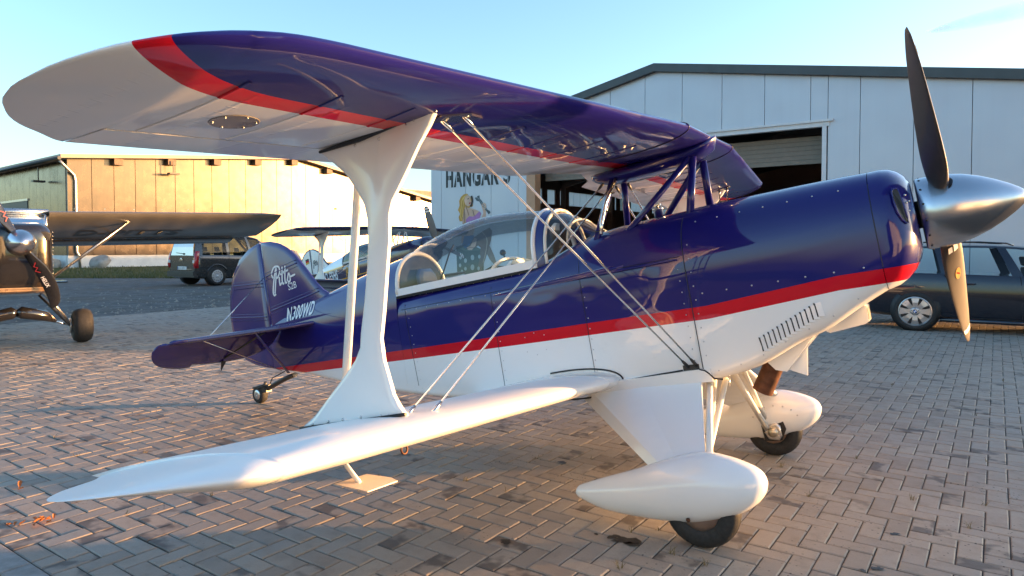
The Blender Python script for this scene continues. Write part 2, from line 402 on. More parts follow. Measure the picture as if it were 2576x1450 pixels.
for (u, v, r_) in ((1500,1346,.012),(1543,1352,.028),(1578,1362,.055),(1590,1371,.03),(1272,1365,.03),(2205,1432,.022),(2170,1437,.014),(2250,1345,.02),(1415,1165,.03)):
    p = gnd(u, v); n_ = 18; mb = MB(); ph_ = random.uniform(0, 6.28)
    rr_ = [r_*(1+.28*math.sin(2*a+ph_)+.18*math.sin(5*a+2*ph_)+random.uniform(-.1,.1)) for a in (2*math.pi*i/n_ for i in range(n_))]
    mb.add([(p[0]+rr_[i]*math.cos(2*math.pi*i/n_), p[1]+rr_[i]*.8*math.sin(2*math.pi*i/n_), .0042) for i in range(n_)], [tuple(range(n_))]); mb.build('oil_stain', OIL, APRON)
# ------------------------------------------------------------------ the two halls
def clad_mat(name, c, rough, metal, streaks=.28):
    n = NT(name); co = n.coord('Object'); xyz = n.sep(co)
    f = n.noise(co, .7, 4); col = n.mix(n.maprange(f, .35, .7, 0, .35), tuple(c), tuple(q*.88 for q in c))
    st = n.new('ShaderNodeMapping'); st.inputs['Scale'].default_value = (9, 9, .25); n.link(co, st.inputs[0])
    streak = n.noise(st.outputs[0], 1.0, 4, .65); col = n.mix(n.maprange(streak, .52, .75, 0, streaks), col, tuple(q*.72 for q in c))
    n.base(col); n.set(metal=metal, rough=n.maprange(n.noise(co, 1.6, 3), .3, .7, rough*.85, rough*1.15))
    h = n.math('PINGPONG', n.math('MULTIPLY', xyz[0], 12.), .5)
    n.bump(n.math('ADD', n.math('MULTIPLY', h, .6), n.math('MULTIPLY', n.noise(co, 3.5, 2), .5)), .10, .012); return n.mat
CLAD = clad_mat('grey_cladding', (.50,.525,.58), .36, .2, .10)
CLAD2 = clad_mat('bronze_metal_cladding', (.16,.125,.092), .26, .68, .2)
FASC = M('anthracite_trim', (.045,.055,.06), .4, var=.1, nscale=3)
WHITEW = M('white_render', (.72,.71,.69), .85, var=.1, nscale=2, grime=.15)
STEEL_IN = M('interior_steel', (.17,.12,.095), .7, var=.3, nscale=1)
CONC = M('hall_floor', (.42,.38,.34), .6, var=.2, nscale=2)
TANW = M('tan_door_jamb', (.55,.30,.17), .6, var=.08, nscale=4)
GALV = M('galvanised_pipe', (.55,.53,.5), .35, metal=.8, var=.1)
class Frame:
    def __init__(s, P, d, W):
        s.P = Vector((*P, 0)); s.d = Vector((*d, 0)).normalized(); s.n = Vector((s.d.y, -s.d.x, 0))
        s.M = Matrix.Translation(s.P) @ Matrix((s.d, -s.n, Vector((0,0,1)))).transposed().to_4x4()    # local x along wall, y inwards, z up
    def pix(s, u, v, plane='wall', at=0.):
        r = Vector(ray(u, v)); Mi = s.M.inverted(); o = Mi @ Vector(CW); q = (Mi.to_3x3() @ r)
        k = {'wall': 1, 'side': 0, 'z': 2}[plane]; t = (at - o[k])/q[k]; return o + q*t
def panel(mb_mat, parent, poly, t=.07, gap=.006, name='panel'):
    mb = MB(); n = len(poly); cx = sum(p[0] for p in poly)/n
    x0, x1 = min(p[0] for p in poly), max(p[0] for p in poly)
    pts = [(p[0] + (gap if abs(p[0]-x0) < 1e-6 else -gap if abs(p[0]-x1) < 1e-6 else 0), p[1]) for p in poly]
    mb.slab(pts, lambda x, z, y: (x, y, z), -t, 0.); return mb.build(name, mb_mat, parent)
# ---- right hall, grey, with open door and painting
RH = Frame((-2.2009, 21.929), (.8076, -.5897), 1.0)
R = empty('hangar', RH.M, 'light grey clad hangar with open door and a painted lettered wall', 'hangar')
def rz(s): return (6.01 - .21*(7.3-s)) if s < 7.3 else (6.01 - .168*(s-7.3))
S0, S1, DL, DR, DT = -.44, 15.1, 3.30, 11.36, 4.14
cuts = sorted(set([S0, S1, DL, DR, 7.3] + [float(i) for i in range(0, 16)]))
seams = [S0] + [float(i) for i in range(0, 16)] + [S1]
for a, b in zip(seams, seams[1:]):
    sub = sorted(set([a, b] + [c for c in (DL, DR) if a < c < b]))
    for p, q in zip(sub, sub[1:]):
        mid = (p+q)/2; z0 = DT if DL < mid < DR else 0.0
        top = [(q, rz(q)-.1)] + ([(7.3, 5.91)] if p < 7.3 < q else []) + [(p, rz(p)-.1)]
        panel(CLAD, R, [(p, z0), (q, z0)] + top)
mb = MB(); mb.box((S0+.05,.0,0),(DL,.12,rz(S0)-.3)); mb.box((DR,.0,0),(S1-.05,.12,rz(S1)-.3)); mb.box((DL,.0,DT),(DR,.12,rz(S0)-.1))
mb.build('wall_core', STEEL_IN, R)
mb = MB()
for a, b in ((S0-.25, 7.3), (7.3, S1+.25)):
    za, zb = rz(a), rz(b)
    mb.add([(a,-.22,za-.2),(b,-.22,zb-.2),(b,-.22,zb),(a,-.22,za),(a,.05,za-.2),(b,.05,zb-.2),(b,.05,zb),(a,.05,za)], [(0,1,2,3),(5,4,7,6),(3,2,6,7),(1,0,4,5),(0,3,7,4),(2,1,5,6)])
mb.build('verge_trim', FASC, R)
mb = MB()
for a, b in ((S0-.25, 7.3), (7.3, S1+.25)):
    za, zb = rz(a), rz(b); mb.add([(a,.05,za-.06),(b,.05,zb-.06),(b,46,zb-.06),(a,46,za-.06),(a,.05,za-.2),(b,.05,zb-.2),(b,46,zb-.2),(a,46,za-.2)], [(0,1,2,3),(5,4,7,6),(1,0,4,5),(2,6,5,1),(3,7,6,2),(0,4,7,3)])
mb.build('roof', FASC, R)
mb = MB(); mb.box((S0+.02,.12,-.02),(S1,20,.012)); mb.build('hall_floor', CONC, R)
mb = MB(); mb.box((S1-.12,.125,0),(S1-.02,45.9,rz(S1)-.22)); mb.slab([(S0,0),(S1,0),(S1,rz(S1)-.22),(7.3,5.79),(S0,rz(S0)-.22)], lambda a, z, t: (a, t, z), 19.8, 19.95); mb.slab([(S0,0),(S1,0),(S1,rz(S1)-.22),(7.3,5.79),(S0,rz(S0)-.22)], lambda a, z, t: (a, t, z), 45.7, 45.9); mb.build('inner_wall', M('brown_inner_wall', (.38,.19,.115), .75, var=.25, nscale=.6), R)
# left side wall with a band of light-passing panels
zA = RH.pix(1408, 480, 'side', -.3); zB = RH.pix(1408, 516, 'side', -.3); zC = RH.pix(1556, 506, 'side', -.3)
w0, w1 = zB.z, zA.z
TRANSL = NT('translucent_panel'); TRANSL.base((.8,.82,.8)); TRANSL.set(rough=.6)
td = TRANSL.new('ShaderNodeBsdfTranslucent'); td.inputs[0].default_value = (.9,.92,.9,1); mxs = TRANSL.new('ShaderNodeMixShader'); mxs.inputs[0].default_value = .8
TRANSL.link(TRANSL.bsdf.outputs[0], mxs.inputs[1]); TRANSL.link(td.outputs[0], mxs.inputs[2]); TRANSL.link(mxs.outputs[0], TRANSL.out.inputs[0])
mb = MB(); xs = S0+.1
mb.box((S0,.12,0),(xs,20,w0)); mb.box((S0,.12,w1),(xs,20,rz(S0)-.21)); mb.box((S0,20,0),(xs,45.7,rz(S0)-.21))
for yy in (.12, zA.y-1.2, zA.y-.25, zA.y+6.2, 12.5, 17): mb.box((S0,yy,w0),(xs,yy+.35,w1))
mb.build('side_wall', STEEL_IN, R)
spans = ((.47, zA.y-1.2), (zA.y-.85, zA.y-.25), (zA.y+.1, zA.y+6.2), (zA.y+6.55, 12.5), (12.85, 17.), (17.35, 20.))
for a, b in spans:
    k = max(1, int((b-a)/.55))
    for i in range(k): m2 = MB(); m2.box((S0+.04, a+(b-a)*i/k+.012, w0), (S0+.06, a+(b-a)*(i+1)/k-.012, w1)); m2.build('window_panel', TRANSL.mat, R)
mb = MB()
for yy in (3.5, 7.5, 11.5, 15.5):                                          # steel frames
    mb.box((S0+.15,yy,0),(S0+.4,yy+.25,4.3)); mb.box((S1-.4,yy,0),(S1-.15,yy+.25,4.3))
    for a, b in ((S0+.15, 7.3), (7.3, S1-.15)):
        za, zb = rz(a)-.22, rz(b)-.22; mb.add([(a,yy,za-.45),(b,yy,zb-.35),(b,yy,zb),(a,yy,za),(a,yy+.2,za-.45),(b,yy+.2,zb-.35),(b,yy+.2,zb),(a,yy+.2,za)], [(0,1,2,3),(5,4,7,6),(1,0,4,5),(2,6,5,1),(3,7,6,2),(0,4,7,3)])
mb.build('steel_frame', STEEL_IN, R)
mb = MB(); mb.box((DR-.11,-.10,0),(DR-.02,.05,DT-.06)); mb.box((DL+.3,-.10,DT-.1),(DR+.04,.05,DT-.0)); mb.box((DL-.05,-.14,DT),(DR+.12,.03,DT+.05)); mb.build('door_frame', M('pale_door_trim', (.62,.63,.64), .45, var=.05), R)
mb = MB(); mb.box((DL,-.085,0),(DL+.3,.2,DT)); mb.build('door_jamb', TANW, R)
for i in range(6):
    m2 = MB(); z = DT-.22 - i*.105; m2.box((DL+.31,.45,z-.1),(DR-.115,.51,z)); m2.build('door_slat', M('roller_door_slat', (.20,.16,.125), .5, var=.1), R)
# inside: workbench and a covered red machine
mb = MB(); mb.box((8.3,9,.8),(11.0,9.8,.86)); 
for a in (8.35, 10.85): mb.box((a,9.05,0),(a+.08,9.13,.8)); mb.box((a,9.65,0),(a+.08,9.73,.8))
tag(mb.build('workbench', M('brown_wood', (.18,.09,.045), .7, var=.2)), 'brown wooden workbench inside the grey hangar', 'workbench').matrix_world = RH.M
mb = MB(); rings = []
for x, r_, zc in ((4.6,.05,1.35),(4.9,.3,1.38),(5.6,.48,1.4),(6.6,.5,1.42),(7.6,.35,1.45),(8.6,.1,1.5)):
    rings.append([(x, 7.2 + r_*math.cos(2*math.pi*i/16), zc + r_*math.sin(2*math.pi*i/16)) for i in range(16)])
mb.loft(rings); mb.tube([(5.5,7.2,1.0),(5.5,7.0,.0)], .04); mb.tube([(6.4,7.2,1.0),(6.4,7.4,.0)], .04)
tag(mb.build('aircraft_fuselage', M('dark_red_paint', (.22,.012,.012), .3, coat=.5)), 'dark red aircraft fuselage on stands inside the grey hangar', 'fuselage').matrix_world = RH.M
# lettering and wall painting (flat paint on the panels)
LET = M('dark_letter_paint', (.03,.035,.035), .6, var=.1)
wl = lambda dx, dz, t=.074: (lambda x, y: (dx + x, -t, dz + y))
text_mesh('lettering', 'HANGAR', .78, wl(.2, 3.27), LET, R, bold=.045, sx=.575, spacing=1.17)
text_mesh('lettering', '3', .78, wl(2.46, 3.27), LET, R, bold=.045, sx=.72)
for s_ in (.32, .63, 1.02, 1.36, 1.72, 2.08, 2.62): mb = MB(); mb.add([(s_,-.0775,3.2),(s_+.024,-.0775,3.2),(s_+.024,-.0775,3.9),(s_,-.0775,3.9)], [(0,1,2,3)]); mb.build('stencil_gap', CLAD, R)
def paint(c, name): return M('mural_'+name, c, .6, var=.12, nscale=5)
MU = [  # painted woman holding a spanner, seated on a drilled block
 ('hair', (.55,.30,.06), [(.93,3.0),(1.06,3.02),(1.2,2.9),(1.28,2.75),(1.3,2.62),(1.2,2.6),(1.0,2.5),(.95,2.3),(.88,2.17),(.76,2.17),(.72,2.3),(.78,2.4),(.69,2.52),(.76,2.66),(.74,2.8),(.82,2.93)], 0),
 ('skin', (.62,.40,.28), [(1.0,2.62),(1.1,2.58),(1.28,2.55),(1.45,2.5),(1.56,2.45),(1.62,2.36),(1.5,2.2),(1.35,2.12),(1.36,1.9),(1.3,1.72),(1.0,1.68),(.98,1.9),(1.0,2.1),(.95,2.3),(.93,2.5)], 1),
 ('arm', (.60,.38,.27), [(1.5,2.3),(1.62,2.22),(1.70,2.4),(1.66,2.62),(1.74,2.66),(1.8,2.55),(1.8,2.3),(1.7,2.1),(1.55,2.08)], 1),
 ('arm', (.52,.32,.22), [(.93,2.5),(1.0,2.4),(1.02,2.0),(.95,1.7),(.9,1.5),(.82,1.5),(.86,1.8),(.88,2.2)], 2),
 ('face', (.68,.45,.32), [(.98,2.92),(1.1,2.98),(1.19,2.9),(1.21,2.8),(1.25,2.76),(1.22,2.71),(1.2,2.65),(1.1,2.62),(1.0,2.68),(.95,2.8)], 2),
 ('lips', (.45,.05,.05), [(1.14,2.73),(1.21,2.76),(1.2,2.70),(1.15,2.69)], 3),
 ('eye', (.05,.04,.03), [(1.08,2.86),(1.14,2.88),(1.13,2.84),(1.08,2.84)], 3),
 ('top', (.42,.18,.40), [(1.02,2.22),(1.15,2.32),(1.3,2.3),(1.42,2.36),(1.55,2.46),(1.62,2.4),(1.55,2.22),(1.4,2.1),(1.2,2.08),(1.03,2.1)], 3),
 ('shorts', (.05,.16,.35), [(.95,1.7),(1.3,1.74),(1.42,1.6),(1.2,1.36),(1.0,1.32),(.86,1.42)], 3),
 ('leg', (.16,.11,.08), [(1.1,1.36),(1.35,1.68),(1.7,1.86),(1.95,1.96),(2.04,1.85),(2.0,1.6),(1.9,1.3),(1.75,.95),(1.62,.62),(1.48,.62),(1.55,1.0),(1.6,1.35),(1.5,1.42),(1.3,1.3)], 4),
 ('leg', (.24,.17,.12), [(1.8,1.5),(1.95,1.4),(2.1,1.15),(2.2,.92),(2.1,.86),(1.95,1.0),(1.82,1.2)], 3),
 ('thigh', (.60,.38,.27), [(1.05,1.36),(1.2,1.4),(1.36,1.66),(1.46,1.62),(1.4,1.4),(1.25,1.28),(1.1,1.28)], 5),
 ('block', (.06,.085,.065), [(.62,1.38),(1.0,1.24),(1.7,1.28),(1.72,.62),(1.1,.5),(.66,.58)], 2),
 ('block', (.10,.14,.11), [(.62,1.38),(1.0,1.24),(1.7,1.28),(1.3,1.42),(.95,1.45)], 3),
 ('spanner', (.09,.12,.13), [(1.46,2.92),(1.55,2.94),(1.56,2.84),(1.62,2.8),(1.72,2.66),(1.86,2.5),(1.95,2.46),(1.98,2.4),(1.9,2.36),(1.86,2.42),(1.8,2.48),(1.64,2.62),(1.55,2.76),(1.45,2.78),(1.38,2.86),(1.42,2.9),(1.48,2.84)], 4),
 ('hand', (.66,.44,.32), [(1.64,2.66),(1.72,2.72),(1.8,2.68),(1.82,2.58),(1.76,2.5),(1.66,2.54)], 6)]
INK = paint((.05,.03,.02), 'ink'); HIL = paint((.78,.52,.16), 'light_hair'); SHD = paint((.36,.20,.13), 'skin_shade')
for st, w_, m_ in (([(.98,2.95),(.86,2.8),(.84,2.6),(.8,2.4),(.84,2.22)], .03, HIL), ([(1.06,2.99),(.93,2.86),(.92,2.66),(.87,2.45),(.9,2.3)], .025, HIL), ([(1.02,2.64),(1.1,2.45),(1.14,2.34)], .03, SHD), ([(1.2,2.62),(1.24,2.66),(1.28,2.8),(1.24,2.94)], .07, INK),
                  ([(1.3,2.5),(1.33,2.4),(1.36,2.32)], .014, INK), ([(.97,2.55),(.95,2.3),(1.0,2.05)], .012, INK), ([(1.2,2.65),(1.26,2.73),(1.25,2.77)], .01, INK), ([(1.66,1.84),(1.85,1.6),(1.8,1.2),(1.7,.9)], .03, paint((.45,.33,.24), 'stocking_sheen')), ([(1.0,1.3),(1.2,1.36),(1.38,1.34)], .012, INK),
                  ([(1.5,2.87),(1.62,2.74),(1.84,2.48)], .014, paint((.30,.36,.38), 'steel_sheen')), ([(1.68,2.68),(1.76,2.62)], .01, INK), ([(1.67,2.62),(1.75,2.56)], .01, INK)):
    m2 = MB(); ribbon(m2, [Vector((p.x, p.y)) for p in spline(st, 5)], w_, lambda x, z: (x, -.0835, z)); m2.build('painted_stroke', m_, R, fixn=False)
for nm, c, poly, lv in MU:
    m2 = MB(); m2.slab(poly, lambda x, z, y: (x, y, z), -.0735-.0012*lv-.0008, -.0725); m2.build('painted_'+nm, paint(c, nm+str(lv)), R)
for (a, b, r_) in ((.8,1.05,.055),(.78,.8,.05),(1.0,.95,.06),(1.0,.7,.05),(1.28,1.05,.07),(1.28,.75,.075),(1.55,1.08,.05),(.86,.62,.04),(1.52,.72,.05)):
    m2 = MB(); m2.slab([(a+r_*math.cos(t*.5236), b+r_*1.2*math.sin(t*.5236)) for t in range(12)], lambda x, z, y: (x, y, z), -.0805, -.077); m2.build('painted_hole', paint((.35,.38,.36), 'hole'), R)

# ---- left hall, sunlit gable
LH = Frame((-27.46, 45.0), (.6271, .7789), 1.35)
L = empty('warehouse', LH.M, 'sunlit metal clad hall with white plinth behind the parked van', 'warehouse')
def lz(s): return (8.71 - .0907*(15.5-s)) if s < 15.5 else (8.71 - .174*(s-15.5))
LS0, LS1 = -1.42, 33.0
seams = [LS0] + [1.35*i for i in range(0, 25)] + [LS1]
for a, b in zip(seams, seams[1:]):
    top = [(b, lz(b)-.28)] + ([(15.5, 8.43)] if a < 15.5 < b else []) + [(a, lz(a)-.28)]
    panel(CLAD2, L, [(a, .78), (b, .78)] + top, t=.09, gap=.018)
mb = MB(); mb.box((LS0+.02,.0,.78),(LS1,.2,lz(LS0)-.35)); mb.build('wall_core', STEEL_IN, L)
mb = MB(); mb.box((LS0-.0,-.03,-.1),(LS1,.2,.775)); mb.box((LS0-.03,.2,-.1),(LS0+.2,26,.775)); mb.build('plinth', WHITEW, L)
mb = MB()
for a, b in ((LS0-.55, 15.5), (15.5, LS1+.5)):
    za, zb = lz(a), lz(b); mb.add([(a,-.75,za-.24),(b,-.75,zb-.24),(b,-.75,zb),(a,-.75,za),(a,26,za-.14),(b,26,zb-.14),(b,26,zb),(a,26,za)], [(0,1,2,3),(5,4,7,6),(3,2,6,7),(1,0,4,5),(0,3,7,4),(2,1,5,6)])
mb.build('roof', M('roof_trim_brown', (.30,.24,.19), .5, var=.1, nscale=2), L)
for s_ in (1.5, 5.0, 8.35, 11.65, 14.9, 18.3, 21.8, 25.3, 28.6):
    m2 = MB(); m2.box((s_-.28,-.55,lz(s_)-.68),(s_+.28,-.09,lz(s_)-.27)); m2.build('purlin_end', M('brown_beam', (.16,.11,.08), .7, var=.15), L)
i = 0; y = .2
while y < 25.5:                                                            # long side wall
    m2 = MB(); m2.slab([(y+.008, .78), (y+1.34, .78), (y+1.34, lz(LS0)-.3), (y+.008, lz(LS0)-.3)], lambda a, z, t: (LS0 + t, a, z), -.0, .09); m2.build('panel', CLAD2, L); y += 1.35
mb = MB(); pth = [(LS0-.62, -.75, lz(LS0)-.3), (LS0-.62, 26, lz(LS0)-.3)]; mb.tube(pth, .11, 10); mb.build('gutter', FASC, L)
mb = MB(); mb.tube([(LS0-.55,-.6,lz(LS0)-.45),(LS0-.3,-.5,lz(LS0)-.7),(LS0+.35,-.2,lz(LS0)-1.25),(LS0+.45,-.17,lz(LS0)-1.6),(LS0+.45,-.17,1.0),(LS0+.62,-.17,.7),(LS0+.62,-.17,-.05)], .085, 12); mb.build('downpipe', GALV, L)
dr0 = LH.pix(70, 500, 'side', LS0); dr1 = LH.pix(0, 515, 'side', LS0)
mb = MB(); mb.box((LS0-.04,dr0.y,0),(LS0+.02,dr0.y+6,dr0.z-.15)); mb.build('gate', M('dark_gate', (.05,.055,.055), .5), L)
mb = MB(); mb.box((LS0-.08,dr0.y-.15,dr0.z-.15),(LS0+.02,dr0.y+6.1,dr0.z)); mb.build('gate_lintel', GALV, L)
def flood(x, y, z, dx, dy):
    m2 = MB(); m2.box((x-.03,y-.03,z-.1),(x+.03,y+.03,z+.75)); m2.box((x-.35,y-.22,z-.22),(x+.35,y+.22,z-.1)); m2.build('floodlight', DARKM, L)
flood(5.0, -.7, lz(5.0)-1.15, 0, 1); flood(LS0-.5, 3.5, lz(LS0)-1.35, 1, 0)
for (x, z) in ((19.2, 4.6),):
    m2 = MB(); m2.sphere((x,-.12,z), .16, sc=(1,.6,.5)); m2.build('wall_lamp', DARKM, L)
STONE = M('pale_boulder', (.33,.30,.26), .9, var=.3, nscale=2.5, bump=.8, bscale=9)
def boulder(u, v, size, seed, label):
    p = gnd(u, v); rg = np.random.default_rng(seed); bm = bmesh.new(); bmesh.ops.create_icosphere(bm, subdivisions=3, radius=1)
    dirs = rg.normal(size=(9,3)); dirs /= np.linalg.norm(dirs, axis=1)[:,None]; cut = rg.uniform(.55,.85,9)
    for vt in bm.verts:
        c = np.array(vt.co)
        for d_, k_ in zip(dirs, cut):
            e = c @ d_
            if e > k_: c = c - d_*(e-k_)*.9
        vt.co = Vector((c[0]*size[0], c[1]*size[1], (c[2]+.55)*size[2]))
    me = bpy.data.meshes.new('boulder'); bm.to_mesh(me); bm.free(); me.materials.append(STONE)
    o = link('boulder', me); o.location = (p[0], p[1], -.05); tag(o, label, 'boulder')
boulder(128, 674, (.62,.5,.5), 4, 'rounded pale boulder on the grass nearer the downpipe'); boulder(253, 674, (.66,.55,.62), 9, 'pointed pale boulder on the grass between downpipe and van')
boulder(735, 664, (.8,.7,.75), 12, 'small brown boulder on the grass behind the white biplane')

# unseen barriers added beyond the right edge to keep low sun off the apron
BAR = M('shade_barrier', (.42,.40,.37), .85, var=.15, nscale=3, bump=.4, bscale=60)
for i in range(7):
    m2 = MB(); y0 = -.8 + i*1.82; x0 = 15.2 - i*.02
    m2.slab([(-.3,0),(.3,0),(.3,.12),(.14,.35),(.09,1.36),(-.09,1.36),(-.14,.35),(-.3,.12)], lambda a, z, t: (x0+a, t, z), y0, y0+1.8)
    tag(m2.build('shade_barrier', BAR), 'waist high grey concrete barrier added unseen to shade the apron', 'barrier', 'row of added shade barriers')

# unseen cream hall added behind the camera to bounce warm light onto the biplane
CH = Frame((17.5, -26.8), (-.87, .5), 1.0)
FILL_HALL = empty('hall', CH.M, 'unseen cream clad hall with dark gate, added to bounce light onto the biplane', 'hall')
CREAMC = clad_mat('cream_cladding', (.74,.70,.62), .5, .0, .15)
for i in range(18): panel(CREAMC, FILL_HALL, [(i*1.15,.0),(i*1.15+1.15,.0),(i*1.15+1.15,6.4),(i*1.15,6.4)], t=.07, gap=.008)
mb = MB(); mb.box((-.4,-.5,6.4),(21.1,14,6.65)); mb.build('roof', FASC, FILL_HALL)
mb = MB(); mb.box((0,.02,0),(20.68,13.5,6.38)); mb.build('wall_core', STEEL_IN, FILL_HALL)
mb = MB(); mb.box((9,-.085,0),(14,-.0705,4.2)); mb.build('gate', M('dark_gate'), FILL_HALL)
# ------------------------------------------------------------------ biplane (body frame: x forward, y port, z up)
BM = Matrix.Translation(Vector(AO)) @ Matrix(RB.T.tolist()).to_4x4()
BP = empty('biplane', BM, 'glossy blue, red and white biplane with silver spinner on the paved apron', 'biplane')

def paint_fuse():
    n = NT('fuselage_paint'); co = n.coord('Object'); x, y, z = n.sep(co)
    lift = n.math('MULTIPLY', n.maprange(x, .1, .75), .05); zz = n.math('SUBTRACT', z, lift)
    red = n.math('GREATER_THAN', zz, 1.031); blue = n.math('GREATER_THAN', zz, 1.101)
    col = n.mix(blue, n.mix(red, WHITE_C, RED_C), BLUE_C)
    gr = n.noise(co, 6, 5, .7); col = n.mix(n.maprange(gr, .6, .85, 0, .12), col, (.1,.09,.08))
    n.base(col); n.set(rough=.35, coat=1., spec=.05); n.bsdf.inputs['Coat Roughness'].default_value = .03
    # oil-canned sheet: soft dents between the frames
    mp = n.new('ShaderNodeMapping'); mp.inputs['Scale'].default_value = (1.6, .3, 3.2); n.link(co, mp.inputs[0])
    amp = n.math('MULTIPLY', n.maprange(x, -2.3, -1.9), n.maprange(x, .1, -.2))
    h = n.math('MULTIPLY', n.noise(mp.outputs[0], 2.1, 1, .3), amp); b = n.bump(h, .55, .022)
    n.link(b.outputs[0], n.bsdf.inputs['Coat Normal']); return n.mat
FUSE = paint_fuse()
def paint_wing():
    n = NT('wing_paint'); co = n.coord('Object'); x, y, z = n.sep(co); ay = n.math('ABSOLUTE', y)
    def edge(a, b, k, y0):
        t = n.math('MAXIMUM', n.math('SUBTRACT', ay, y0), 0.); q = n.math('MULTIPLY', n.math('MULTIPLY', t, t), k)
        return n.math('ADD', n.math('SUBTRACT', -a, n.math('MULTIPLY', ay, b)), q)
    red = n.math('GREATER_THAN', x, edge(.42, .040, .70, 2.65)); blue = n.math('GREATER_THAN', x, edge(.315, .045, .66, 2.6))
    n.base(n.mix(blue, n.mix(red, (.82,.81,.78), RED_C), BLUE_C)); n.set(rough=.35, coat=.75, spec=.05); n.bsdf.inputs['Coat Roughness'].default_value = .05
    # stitched rib tapes and sagging fabric between them, behind the sheeted nose
    rp = n.math('PINGPONG', n.math('ADD', ay, .07), .1525)
    tape = n.maprange(rp, .012, .0, 0, 1); sag = n.math('MULTIPLY', n.math('COSINE', n.math('MULTIPLY', rp, 20.6)), .9)
    chord = n.math('ADD', x, n.math('MULTIPLY', ay, .15)); am = n.maprange(chord, .02, -.1)
    stitch = n.math('MULTIPLY', n.maprange(n.math('PINGPONG', x, .032), .006, .0), n.maprange(rp, .02, .012))
    h = n.math('MULTIPLY', n.math('ADD', n.math('ADD', n.math('MULTIPLY', tape, .3), n.math('MULTIPLY', sag, n.maprange(ay, 2.4, .6, .12, .8))), n.math('MULTIPLY', stitch, .35)), am)
    b = n.bump(h, .5, .0045); n.link(b.outputs[0], n.bsdf.inputs['Coat Normal']); return n.mat
WINGP = paint_wing()
def paint_fabric(name, c, coat=.7, rough=.22):
    n = NT(name); co = n.coord('Object'); x, y, z = n.sep(co); n.base(c); n.set(rough=rough, coat=coat); n.bsdf.inputs['Coat Roughness'].default_value = .06
    b = n.bump(n.math('ADD', n.noise(co, 1.8, 2), n.math('MULTIPLY', n.noise(co, 60, 2), .02)), .25, .03); n.link(b.outputs[0], n.bsdf.inputs['Coat Normal']); return n.mat
TAILP = paint_fabric('tail_paint', (.03,.018,.14)); LWINGP = paint_fabric('lower_wing_paint', (.87,.87,.85), .12, .42)

# ---- fuselage loft
FT = [(-3.87,.035,1.09,1.30,1.50,2.,.02),(-3.6,.075,1.05,1.30,1.545,2.,.03),(-3.35,.115,1.005,1.30,1.595,2.,.04),(-3.1,.155,.95,1.30,1.645,2.,.04),
      (-2.8,.20,.893,1.30,1.70,2.,.04),(-2.4,.262,.825,1.30,1.762,2.1,.04),(-2.14,.302,.785,1.30,1.795,2.1,.04)]
FC = [(-2.139,.302,.785,1.22,1.50,4.,.04),(-1.75,.345,.735,1.22,1.50,4.2,.04),(-1.3,.375,.708,1.22,1.50,4.2,.04),(-1.02,.385,.70,1.22,1.505,4.,.04),(-.85,.388,.698,1.24,1.555,3.2,.04),
      (-.65,.39,.698,1.26,1.625,2.7,.045),(-.4,.392,.70,1.27,1.652,2.6,.05),(.02,.396,.705,1.27,1.658,2.6,.06)]
FCW = [(.022,.402,.700,1.27,1.662,2.6,.07),(.15,.405,.715,1.27,1.662,2.7,.08),(.31,.407,.752,1.28,1.66,2.7,.09),(.54,.408,.856,1.29,1.657,2.7,.09),(.66,.406,.896,1.30,1.655,2.7,.1),(.83,.398,.988,1.32,1.65,2.7,.1),(.948,.388,1.046,1.33,1.645,2.7,.11)]
def ring(w, zb, zs, zt, p, rc, x):
    pts = [(k*(w-rc)/3, zb) for k in range(4)]
    pts += [(w-rc+rc*math.sin(a), zb+rc-rc*math.cos(a)) for a in (rad(22), rad(45), rad(68), rad(90))]
    pts += [(w, lerp(zb+rc, zs, k/3)) for k in (1, 2, 3)]
    for k in range(1, 13):
        a = math.pi/2*k/12; pts.append((w*math.cos(a)**(2/p) if k < 12 else 0., zs+(zt-zs)*math.sin(a)**(2/p)))
    return [(x, -a, b) for a, b in pts] + [(x, a, b) for a, b in pts[-2:0:-1]]
def dense(tab, n):
    out = []
    xs = [tab[0][0] + (tab[-1][0]-tab[0][0])*i/n for i in range(n+1)]
    # smooth by centripetal hermite on each column
    for x in xs:
        for k in range(len(tab)-1):
            if x <= tab[k+1][0]+1e-9: break
        a, b = tab[k], tab[k+1]; h = b[0]-a[0]; t = (x-a[0])/h
        pm_, nx = tab[max(k-1,0)], tab[min(k+2,len(tab)-1)]; row = [x]
        for c in range(1, len(a)):
            d0 = (b[c]-pm_[c])/(b[0]-pm_[0]) if k > 0 else (b[c]-a[c])/h
            d1 = (nx[c]-a[c])/(nx[0]-a[0]) if k < len(tab)-2 else (b[c]-a[c])/h
            row.append((2*t**3-3*t**2+1)*a[c]+(t**3-2*t**2+t)*h*d0+(-2*t**3+3*t**2)*b[c]+(t**3-t**2)*h*d1)
        out.append(tuple(row))
    return out
def body(tab, n, name, mat, parent):
    mb = MB(); mb.loft([ring(*r[1:], r[0]) for r in dense(tab, n)]); return mb.build(name, mat, parent, autosmooth=40)
def fuse_at(x):
    for T in (FT, FC, FCW):
        if T[0][0] <= x <= T[-1][0]: return interp(x, T)
    return interp(x, FCW if x > 0 else FT)
def side_y(x, z):
    w, zb, zs, zt, p, rc = fuse_at(x)
    if z <= zs:
        if z < zb+rc: return w-rc+math.sqrt(max(rc*rc-(zb+rc-z)**2, 0))
        return w
    q = min((z-zs)/(zt-zs), 1.); return w*max(1-q**p, 0)**(1/p)
rear = body(FT, 24, 'rear_fuselage', FUSE, BP); mid = body(FC, 26, 'fuselage', FUSE, BP); cowl = body(FCW, 18, 'engine_cowl', FUSE, BP)
